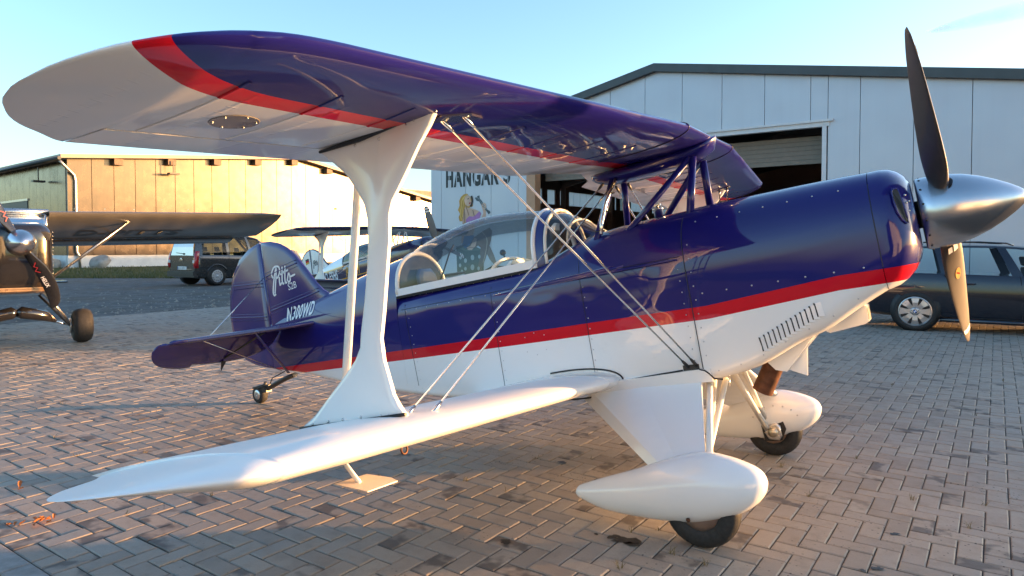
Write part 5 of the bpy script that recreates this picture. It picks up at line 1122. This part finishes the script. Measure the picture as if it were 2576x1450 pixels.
# wing: 3.8 m a side, tail-down so the trailing edge hangs lower
DROP = math.tan(rad(15.5)); WCH = 1.36
for sg in (-1, 1):
    mb = MB(); rings = []
    for y in (.40, .8, 1.5, 2.3, 3.0, 3.45, 3.68, 3.74):
        xl = .22 - (.0 if y < 3.4 else (y-3.4)**2*.6); xt = xl - WCH - (.0 if y < 3.4 else -(y-3.4)*.35); z = 1.865 + .022*y; c = xl-xt; tr = .12 if y < 3.6 else .07
        rings.append([(xl-q*c, sg*y, z - q*c*DROP + h*tr*c) for q, h in airfoil(16, 0, 1.)])
    mb.loft(rings); wg = mb.build('wing', DKG.mat, HW, autosmooth=45)
    mb = MB(); 
    for y in np.arange(.7, 3.6, .38): mb.box((.2,sg*y-.004,1.925+.022*y),(.24,sg*y+.004,1.935+.022*y))
    tag(mb.build('rib_ends', ALU, wg), kind='stuff')
    mb = MB(); rings = []
    for y in (.55, 2.0, 3.3): rings.append([(-1.02-q*.34, sg*y, 1.865+.022*y-1.24*DROP-.035 - q*.34*DROP + h*.12*.34) for q, h in airfoil(10, 0, 1.)])
    mb.loft(rings); mb.build('flaperon', BLACKP, HW, autosmooth=45)
    s0, s1 = Vector((-.05,sg*.42,.93)), Vector((.02,sg*1.45,1.80)); mb = MB(); mb.tube([s0, s1], .034, 12, sy=.6, up=(1,0,0)); mb.build('wing_strut', ALU, HW)
    mb = MB(); mb.tube([s1+Vector((0,0,.02)), s1+Vector((.15,-sg*.22,.06))], [.03,.012], 8); mb.tube([Vector((-.1,sg*.42,.93)), Vector((-.75,sg*1.45,1.66))], .026, 10, sy=.6, up=(1,0,0)); mb.build('rear_strut', DARKM, HW)
    # gear leg, shock rod and fat tyre
    wy = .80; mb = MB(); mb.tube([(.25,sg*.30,.80),(.02,sg*(wy-.14),.26)], [.04,.03], 10, sy=.6, up=(1,0,0)); mb.build('gear_leg', ALU, HW)
    mb = MB(); mb.tube([(-.5,sg*.30,.72),(.0,sg*(wy-.16),.27)], .02, 8); mb.build('gear_brace', DARKM, HW)
    mb = MB(); mb.tube([(.30,sg*.0,.48),(.28,sg*.05,.5),(.2,sg*.33,.43),(.15,sg*.46,.34)], [.05,.085,.075,.02], 14); mb.build('shock_cover', BLACKP, HW)
    mb = MB(); mb.tube([(.15,sg*.44,.35),(.02,sg*(wy-.13),.25)], .014, 8); mb.build('shock_rod', CHROME, HW)
    w4, r4 = .125, .247
    mb = MB(); mb.lathe([(-w4*.75,.09),(-w4,.13),(-w4,.17),(-w4*.85,.215),(-w4*.5,.24),(0,.247),(w4*.5,.24),(w4*.85,.215),(w4,.17),(w4,.13),(w4*.75,.09)], (0,sg*wy,r4), (0,1,0), 40, caps=False); ty = mb.build('tyre', RUBBER, HW)
    mb = MB(); mb.lathe([(-w4*.9,.0005),(-w4*.95,.04),(-w4*.8,.095),(w4*.8,.095),(w4*.95,.04),(w4*.9,.0005)], (0,sg*wy,r4), (0,1,0), 24); mb.build('rim', M('brownish_rim'), ty)
    mb = MB(); mb.lathe([(-.005,.055),(-.005,.1),(.005,.1),(.005,.055)], (0,sg*(wy-.15),r4), (0,1,0), 28); mb.box((-.06,sg*(wy-.15)-.02,r4+.05),(.0,sg*(wy-.15)+.02,r4+.11)); mb.build('brake_disc', ALU, ty)
def under(x0, y0, size):
    def f(x, y):
        Y_ = y0 + x; X_ = x0 + y*1.0; q = .22 - X_; return (X_, Y_, 1.865+.022*Y_ - q*DROP - airfoil(1, q/WCH, q/WCH+1e-4)[0][1]*.12*WCH - .006)
    return f
p0, p1 = HP(180, 573, 2, 1.66), HP(490, 570, 2, 1.66)
LT = M('black_wing_letters', (.012,.012,.012), .35, var=0)
text_mesh('registration', 'D-PITTS', .52, under(-.72, .78, 0), LT, HW, bold=.02, sx=.83, shear=.15)
mb = MB(); mb.lathe([(0,.016),(.03,.008)], (-4.0,0,.12), (0,1,0)); mb = MB(); mb.lathe([(-.03,.05),(-.03,.09),(0,.1),(.03,.09),(.03,.05)], (-4.1,0,.1), (0,1,0), 24); mb.tube([(-3.9,0,.5),(-4.05,0,.3),(-4.1,.0,.1)], .02, 8); mb.build('tailwheel', RUBBER, HW)
mb = MB(); mb.pillow([(-3.6,.7),(-4.0,1.35),(-4.35,1.4),(-4.5,1.1),(-4.45,.6),(-4.2,.45)], lambda x, z, t: (x, t, z), .03, .4, .05); mb.build('fin', BLACKP, HW)
for sg in (-1, 1):
    mb = MB(); mb.pillow([(-3.7,sg*.05),(-3.85,sg*1.1),(-4.3,sg*1.1),(-4.35,sg*.05)], lambda x, y, t: (x, y, .72+t), .02, .4, .04); mb.build('tailplane', BLACKP, HW)

# ------------------------------------------------------------------ cars
def car_wheel(par, x, y, r, w, sg, spokes, rimr, face_mat, sp_w=.5, emblem=None, hub_mat=None):
    mb = MB(); h = w/2; mb.lathe([(-h*.9,rimr),(-h,rimr+.012),(-h,r-.035),(-h*.8,r-.008),(-h*.4,r),(h*.4,r),(h*.8,r-.008),(h,r-.035),(h,rimr+.012),(h*.9,rimr)], (x,y,r), (0,1,0), 44, caps=False); ty = mb.build('tyre', RUBBER, par)
    o = y + sg*h*.86
    mb = MB(); mb.lathe([(-.02,rimr),(.008,rimr),(.012,rimr-.012),(.0,rimr-.022),(-.05,rimr-.03)], (x,o,r), (0,sg,0), 40, caps=False); mb.lathe([(-.06,rimr-.02),(-.061,.02)], (x,o,r), (0,sg,0), 32, 1)
    rim = mb.build('rim', [face_mat, SEAL], ty, autosmooth=40)
    mb = MB()
    for k in range(spokes):
        a = 2*math.pi*k/spokes; ca, sa = math.cos(a), math.sin(a)
        def q(rr_, t, d): return (x + rr_*ca - t*sa, o + sg*d, r + rr_*sa + t*ca)
        w0, w1 = sp_w*.045, sp_w*2*math.pi*(rimr-.015)/spokes/2
        vs = [q(.05,-w0,.0), q(.05,w0,.0), q(rimr*.6,w0*1.25,.006), q(rimr*.6,-w0*1.25,.006), q(rimr-.012,w1,-.002), q(rimr-.012,-w1,-.002)]; vs += [(a_, b_-sg*.03, c_) for a_, b_, c_ in vs]
        mb.add(vs, [(0,1,2,3),(3,2,4,5),(0,3,9,6),(3,5,11,9),(1,7,8,2),(2,8,10,4)])
    mb.lathe([(-.02,.07),(.004,.068),(.010,.05),(.010,.03)], (x,o,r), (0,sg,0), 24); mb.build('spokes', face_mat, rim)
    mb = MB(); mb.lathe([(.009,.034),(.014,.032),(.0145,.0005)], (x,o,r), (0,sg,0), 20); cp = mb.build('hub_cap', hub_mat or face_mat, rim)
    for k in range(5):
        a = 2*math.pi*k/5+.3; mb = MB(); mb.lathe([(0,.009),(.006,.008)], (x+.053*math.cos(a), o+sg*.008, r+.053*math.sin(a)), (0,sg,0), 8); mb.build('wheel_bolt', DARKM, rim)
    if emblem: emblem(cp, x, o+sg*.0155, r, sg)
    return ty
def vehicle(name, Mx, label, cat, sp):
    root = empty(name, Mx, label, cat); pm_ = sp['paint']
    rings = []
    for x, w, zb, zk, zt, wt in dense(sp['body'], 46):                     # lower body: half width, bottom, belt, top, top half width
        pts = [(0,zb),(w*.80,zb),(w*.955,zb+.06),(w*.99,zb+.2),(w,lerp(zb,zk,.55)),(w*.992,lerp(zb,zk,.8)),(w*.965,zk-.03),(w*.945,zk),(wt,zt),(wt*.5,zt+.004),(0,zt+.006)]
        rings.append([(x, -a, b) for a, b in pts] + [(x, a, b) for a, b in pts[-2:0:-1]])
    mb = MB(); mb.loft(rings); bd = mb.build('body', pm_, root, autosmooth=38)
    rings = []
    for x, zr, wr in dense(sp['roof'], 24):
        pts = [(-wr,zr-.045),(-wr*.985,zr-.015),(-wr*.9,zr),(-wr*.5,zr+.018),(0,zr+.024),(wr*.5,zr+.018),(wr*.9,zr),(wr*.985,zr-.015),(wr,zr-.045),(wr*.9,zr-.05),(0,zr-.03),(-wr*.9,zr-.05)]
        rings.append([(x, a, b) for a, b in pts])
    mb = MB(); mb.loft(rings); mb.build('roof', pm_, root, autosmooth=38)
    def belt(x): r_ = interp(x, sp['body']); return r_[0]*.94, r_[2]
    def roofp(x): r_ = interp(x, sp['roof']); return r_[1]*.99, r_[0]-.03
    def strip(pairs, sg, mat, nm, off=0., parent=None, inset=0.):
        mb = MB(); vs = []
        for xb, xr in pairs:
            wb, zb = belt(xb); wr, zr = roofp(xr)
            for k in (0,.33,.66,1): 
                kk = lerp(inset, 1-inset, k); vs.append((lerp(xb,xr,kk), sg*(lerp(wb,wr,kk)+.025*math.sin(math.pi*kk)+off), lerp(zb,zr,kk)))
        n_ = len(pairs); mb.add(vs, [(4*i+j,4*(i+1)+j,4*(i+1)+j+1,4*i+j+1) for i in range(n_-1) for j in range(3)], 0, True)
        if off == 0.: o_ = len(mb.v); mb.add([(a, b-sg*.05, c) for a, b, c in vs], [(4*i+j,4*(i+1)+j,4*(i+1)+j+1,4*i+j+1) for i in range(n_-1) for j in range(3)], 0, True)
        return mb.build(nm, mat, parent or root, fixn=False)
    for sg in (-1, 1):
        for (b0, r0), (b1, r1) in sp['pillars']: strip([(b0,r0),(b1,r1)], sg, pm_, 'pillar')
        for (b0, r0), (b1, r1) in sp['panes']: strip([(b0,r0),(lerp(b0,b1,.5),lerp(r0,r1,.5)),(b1,r1)], sg, sp['glass'], 'side_window', -.008)
    for nm, (xb, xr) in (('windscreen', sp['front']), ('rear_window', sp['rear'])):
        wb, zb = belt(xb); wr, zr = roofp(xr); mb = MB(); mb.add([(xb,-wb*.94,zb),(xb,wb*.94,zb),(lerp(xb,xr,.5)+.02*(1 if nm == 'windscreen' else -1),lerp(wb*.94,wr*.95,.5),lerp(zb,zr,.5)),(xr,wr*.95,zr),(xr,-wr*.95,zr),(lerp(xb,xr,.5)+.02*(1 if nm == 'windscreen' else -1),-lerp(wb*.94,wr*.95,.5),lerp(zb,zr,.5))], [(0,1,2,5),(5,2,3,4)]); mb.build(nm, sp['glass'], root, fixn=False)
    for sg in (-1, 1):
        for x in (0, sp['wb']):
            w = interp(x, sp['body'])[0]; r = sp['r']
            mb = MB(); mb.lathe([(-.25, r+.045),(.006, r+.045),(.006, r-.06)], (x, sg*(w-.008), r+.02), (0,sg,0), 40); mb.lathe([(.004,r+.03),(.0045,.02)], (x, sg*(w-.008), r+.02), (0,sg,0), 40); mb.build('wheel_arch', SEAL, bd)
            car_wheel(root, x, sg*(w-.075), r, sp['tw'], sg, sp['spokes'], sp['rim'], sp['face'], sp.get('spw',.5), sp.get('emblem'), sp.get('hub'))
        for pts in sp['seams']:
            mb = MB(); mb.tube([(x, sg*(interp(x, sp['body'])[0]*(1. if z < .6 else .985)+.002), z) for x, z in pts], .004, 5, cap=False); mb.build('door_gap', SEAL, bd)
        for x, z in sp['handles']:
            w = interp(x, sp['body'])[0]; mb = MB(); mb.tube([(x-.1,sg*(w+.0),z),(x-.07,sg*(w+.03),z),(x+.08,sg*(w+.03),z),(x+.11,sg*(w+.0),z)], .015, 8); mb.build('door_handle', pm_, bd)
    for x in sp['seats']:
        for sg in (-1, 1):
            mb = MB(); zb = belt(x)[1]; mb.pillow([(-.22,zb-.1),(.22,zb-.1),(.2,zb+.12),(-.2,zb+.12)], lambda a, z, t: (x-(z-zb)*.25+t, sg*.37+a, z), .06, .5, .05); st2 = mb.build('seat', INTER, root)
            mb = MB(); mb.pillow([(-.12,zb+.14),(.12,zb+.14),(.1,zb+.30),(-.1,zb+.30)], lambda a, z, t: (x-(z-zb)*.25+t, sg*.37+a, z), .045, .5, .04); mb.build('headrest', INTER, st2)
    return root, bd
CG = glass('car_glass', (.80,.93,.95), 1.0, kf=.7)
def roundel(par, x, y, z, sg):
    for k in range(4):
        mb = MB(); ts = [math.pi/2*k + math.pi/2*i/5 for i in range(6)]; mb.add([(x,y,z)] + [(x+.024*math.cos(t), y, z+.024*math.sin(t)) for t in ts], [(0,i+1,i+2) for i in range(5)]); mb.build('emblem_quarter', M('emblem_blue', (.03,.16,.5), .3, var=0) if k % 2 else LW, par, fixn=False)
def M_at(p, ang): return Matrix.Translation((p[0], p[1], 0)) @ Matrix.Rotation(ang, 4, 'Z')
# dark estate car: near rear wheel stands at the measured contact point
ang = rad(-30); cp_ = Vector(gnd(2301, 831)); off = Matrix.Rotation(ang, 3, 'Z') @ Vector((0, -.835, 0)); base = cp_ - off
EST = dict(paint=M('midnight_blue_metallic', (.010,.011,.020), .22, coat=1., var=.05, metal=.3), glass=CG, wb=2.76, r=.323, tw=.23, spokes=8, rim=.245, spw=.72, face=M('alloy_wheel', (.52,.51,.5), .32, metal=.9, var=.05), hub=DARKM, emblem=roundel,
  body=[(-.98,.62,.42,.86,.88,.50),(-.93,.78,.30,.93,.95,.66),(-.7,.87,.25,.97,.975,.72),(-.3,.90,.22,.965,.965,.75),(.4,.905,.19,.955,.95,.75),(1.4,.905,.18,.935,.93,.75),(2.2,.90,.18,.92,.92,.75),(2.6,.89,.19,.91,.95,.62),(3.1,.87,.2,.85,.88,.60),(3.45,.80,.24,.74,.78,.55),(3.56,.6,.4,.62,.66,.4)],
  roof=[(-.72,1.30,.55),(-.62,1.36,.60),(-.3,1.40,.63),(.4,1.425,.65),(1.0,1.425,.65),(1.45,1.40,.63),(1.72,1.36,.60)],
  pillars=(((-.86,-.66),(-.25,-.28)),((.36,.26),(.46,.36)),((1.32,1.12),(1.46,1.24)),((2.55,1.6),(2.66,1.7))), panes=(((-.25,-.28),(.36,.26)),((.46,.36),(1.32,1.12)),((1.46,1.24),(2.55,1.6))), front=(2.66,1.70), rear=(-.88,-.68),
  seams=([(.40,.95),(.46,.86),(.5,.78),(.62,.6),(.66,.42),(.62,.26)],[(1.42,.93),(1.44,.7),(1.45,.26)],[(2.5,.9),(2.5,.3)],[(-.9,.66),(.0,.70),(1.0,.705),(2.4,.69)],[(.62,.25),(1.5,.24),(2.45,.25)]), handles=((.72,.80),(1.68,.79)), seats=(.55,1.65))
er, eb = vehicle('estate_car', M_at(base, ang), 'dark blue estate car with eight spoke alloy wheels parked before the grey hangar', 'car', EST)
for sg in (-1, 1):
    mb = MB(); mb.tube([(-.5,sg*.60,1.40),(-.42,sg*.61,1.445),(.2,sg*.63,1.475),(.9,sg*.635,1.475),(1.25,sg*.62,1.455),(1.35,sg*.61,1.42)], .013, 8); mb.build('roof_rail', CHROME if False else BLACKP, er)
    mb = MB(); mb.tube([(.35,sg*.9,.2),(2.35,sg*.9,.19)], .035, 8); mb.build('side_sill', EST['paint'], eb)
    mb = MB(); mb.box((-.99,sg*.6-.12,.72),(-.9,sg*.6+.2,.86)); mb.build('tail_light', REDP, eb)
    mb = MB(); mb.box((2.3,sg*.90,.95),(2.42,sg*1.05,1.07)); mb.build('mirror', EST['paint'], er)
# dark van before the far hall
angv = math.atan2(.84,.54); cv = Vector(gnd(543,717)); offv = Matrix.Rotation(angv, 3, 'Z') @ Vector((0,-.80,0)); basev = cv - offv
VANP = M('van_dark_grey', (.030,.029,.028), .25, coat=1., var=.05)
VAN = dict(paint=VANP, glass=glass('van_glass', (.36,.44,.43), .6, kf=.7), wb=2.73, r=.318, tw=.2, spokes=12, rim=.22, spw=.62, face=M('silver_wheel_cover', (.6,.6,.6), .35, metal=.7, var=.05),
  body=[(-.80,.76,.34,1.06,1.06,.66),(-.74,.84,.28,1.08,1.08,.70),(-.5,.875,.24,1.08,1.08,.72),(.2,.895,.22,1.07,1.07,.74),(1.2,.90,.2,1.04,1.04,.75),(2.3,.89,.2,1.01,1.03,.72),(2.75,.87,.21,.98,1.04,.62),(3.2,.83,.24,.88,.93,.58),(3.5,.72,.3,.72,.78,.5),(3.58,.5,.4,.6,.66,.35)],
  roof=[(-.66,1.70,.60),(-.58,1.74,.63),(-.2,1.775,.655),(.6,1.80,.67),(1.3,1.79,.67),(1.75,1.73,.64),(1.95,1.68,.61)],
  pillars=(((-.79,-.64),(-.52,-.46)),((.44,.42),(.56,.52)),((1.42,1.28),(1.54,1.38)),((2.62,1.8),(2.74,1.92))), panes=(((-.52,-.46),(.44,.42)),((.56,.52),(1.42,1.28)),((1.54,1.38),(2.62,1.8))), front=(2.74,1.92), rear=(-.79,-.66),
  seams=([(.5,1.05),(.52,.8),(.62,.5),(.6,.24)],[(1.48,1.03),(1.5,.6),(1.5,.24)],[(-.4,.93),(.1,.93),(.5,.92)],[(2.5,.98),(2.5,.3)]), handles=((1.62,.88),(1.34,.9)), seats=(.4,1.75))
vr, vb = vehicle('van', M_at(basev, angv), 'dark grey passenger van with red tail lamp parked on the gravel', 'van', VAN)
for sg in (-1, 1):
    mb = MB(); rg = [[(x, sg*y0, z), (x-.02, sg*y1, z), (x+.10, sg*(y1+.065), z)] for x, y0, y1, z in ((-.80,.70,.80,.62),(-.82,.70,.815,.75),(-.80,.70,.81,.95),(-.755,.68,.78,1.15),(-.72,.66,.75,1.22))]
    mb.loft(rg, close=True); tl = mb.build('tail_light', M('red_lens', (.45,.01,.015), .15, coat=.8, var=.05), vb)
    mb = MB(); mb.box((-.835,sg*.70-.0,.80),(-.80,sg*.80,.90)); mb.build('clear_lens', M('clear_lens', (.7,.66,.66), .2), tl)
    mb = MB(); mb.box((-.05,sg*.0,0),(-.0,sg*.01,.01)); 
    mb = MB(); mb.box((2.35,sg*.89,1.03),(2.5,sg*1.08,1.2)); mb.build('mirror', VANP, vr)
    mb = MB(); mb.tube([(-.42,sg*.90,.50)] + [(0+.42*math.cos(t), sg*.905, .32+.42*math.sin(t)) for t in np.linspace(math.pi*.86, math.pi*.14, 12)], .022, 6); mb.build('arch_flare', VANP, vb)
mb = MB(); mb.box((-.88,-.80,.36),(-.74,.80,.50)); mb.box((-.86,-.82,.30),(-.70,.82,.37)); mb.build('rear_bumper', M('bumper_plastic', (.025,.025,.025), .5), vb)
mb = MB(); mb.box((-.826,-.30,.56),(-.80,.22,.67)); pl = mb.build('number_plate', LW, vb)
text_mesh('plate_lettering', 'SLK A 2570', .095, lambda x, y: (-.829, .20-x, .582+y), LT, pl, bold=.008, sx=.92)
mb = MB(); mb.box((-.8275,.19,.562),(-.827,.22,.668)); mb.build('plate_band', M('emblem_blue'), pl)
for k in range(2):
    mb = MB(); ribbon(mb, [Vector((-.085,.80+.05*k)), Vector((0,.86+.05*k)), Vector((.085,.80+.05*k))], .022, lambda a, b: (-.823-.006*(b<.9), -a, b+.06)); mb.build('chevron', CHROME, vb, fixn=False)
mb = MB(); mb.tube([(-.81,.30,1.16),(-.82,-.05,1.13),(-.80,-.14,1.12)], .012, 6); mb.sphere((-.80,-.12,1.12), .03); mb.build('wiper', SEAL, vr)
mb = MB(); mb.box((-.832,-.62,.565),(-.80,-.36,.585)); mb.build('trim_strip', CHROME, vb)

# ------------------------------------------------------------------ small things on the ground
LEAF = M('dry_orange_leaf', (.42,.15,.045), .8, var=.35, nscale=40)
def leaf(x, y, s_, a, tilt, label_i):
    mb = MB(); pts = [(0,0),(.25,.18),(.55,.24),(.8,.14),(1,0),(.8,-.14),(.55,-.24),(.25,-.18)]; c, sn = math.cos(a), math.sin(a)
    mb.add([(x + s_*(px*c-py*sn), y + s_*(px*sn+py*c), .004 + s_*(abs(py)*1.1 + px*tilt)) for px, py in pts] + [(x+s_*.5*c, y+s_*.5*sn, .004+s_*.5*tilt)], [(i,(i+1)%8,8) for i in range(8)])
    return tag(mb.build('dry_leaf', LEAF, fixn=False), 'curled dry orange leaf on the pavers near the kerb', 'leaf', 'dry leaves on the pavers')
rgl = np.random.default_rng(5)
for (u, v, n_, spd) in ((52,1320,4,.035),(82,1320,2,.01),(112,1312,9,.05),(8,1268,2,.02),(45,1233,2,.02)):
    p = gnd(u, v)
    for i in range(n_): leaf(p[0]+rgl.normal()*spd*.6, p[1]+rgl.normal()*spd*.5, rgl.uniform(.028,.05), rgl.uniform(0,6.28), rgl.uniform(.1,.7), i)
TUFT = M('dry_grass_tuft', (.17,.13,.05), .8, var=.35, nscale=60)
tv, tf = [], []
def tuft(x, y, n_, h_):
    for i in range(n_):
        a = rgl.uniform(0,6.28); r_ = rgl.uniform(.01,.05); h = rgl.uniform(.3,1)*h_; w_ = .0016; k = len(tv)
        bx_, by_ = x+rgl.normal()*.008, y+rgl.normal()*.008; dx, dy = math.cos(a), math.sin(a)
        tv.extend([(bx_-dy*w_, by_+dx*w_, -.004),(bx_+dy*w_, by_-dx*w_, -.004),(bx_+dx*r_*.5+dy*w_*.7, by_+dy*r_*.5-dx*w_*.7, h*.75),(bx_+dx*r_*.5-dy*w_*.7, by_+dy*r_*.5+dx*w_*.7, h*.75),(bx_+dx*r_, by_+dy*r_, h)]); tf.extend([(k,k+1,k+2,k+3),(k+3,k+2,k+4)])
cnt = 0
for ctr, blk in cells:
    if ctr.y < 7.5 and rgl.random() < .035: c_ = wxy(blk[0], blk[1]); tuft(c_.x, c_.y, rgl.integers(4,10), .03); cnt += 1
for (u, v) in ((1810,1345),(1775,1425),(1560,1430),(2440,1330),(2300,1260),(660,1215),(905,1235),(430,1235),(1960,1175),(1690,1395)): p = gnd(u, v); tuft(p[0], p[1], 12, .045)
mb = MB(); mb.add(tv, tf); tag(mb.build('joint_grass', TUFT, fixn=False), 'thin dry grass sprouting from the paver joints', 'grass', kind='stuff')

# a faint streak of cloud high over the hangar roof
n = NT('thin_cloud'); n.base((.9,.9,.9)); n.set(rough=1.); lw = n.new('ShaderNodeLayerWeight'); lw.inputs[0].default_value = .5
a_ = n.math('MULTIPLY', n.math('POWER', n.math('SUBTRACT', 1., lw.outputs['Facing']), 2.), n.maprange(n.noise(n.geo(), .006, 3), .35, .65, .05, .34)); n.set(alpha=a_)
p0, p1 = Vector(ray(2330, 82)), Vector(ray(2720, -10)); mb = MB(); pp = [CW + np.array(p0.lerp(p1, k).normalized())*1900 for k in np.linspace(0, 1, 10)]
mb.tube(pp, [3,9,14,17,19,20,20,20,19,17], 14); tag(mb.build('cloud_streak', n.mat), 'faint white streak of cloud above the grey hangar roof', 'cloud', kind='stuff')
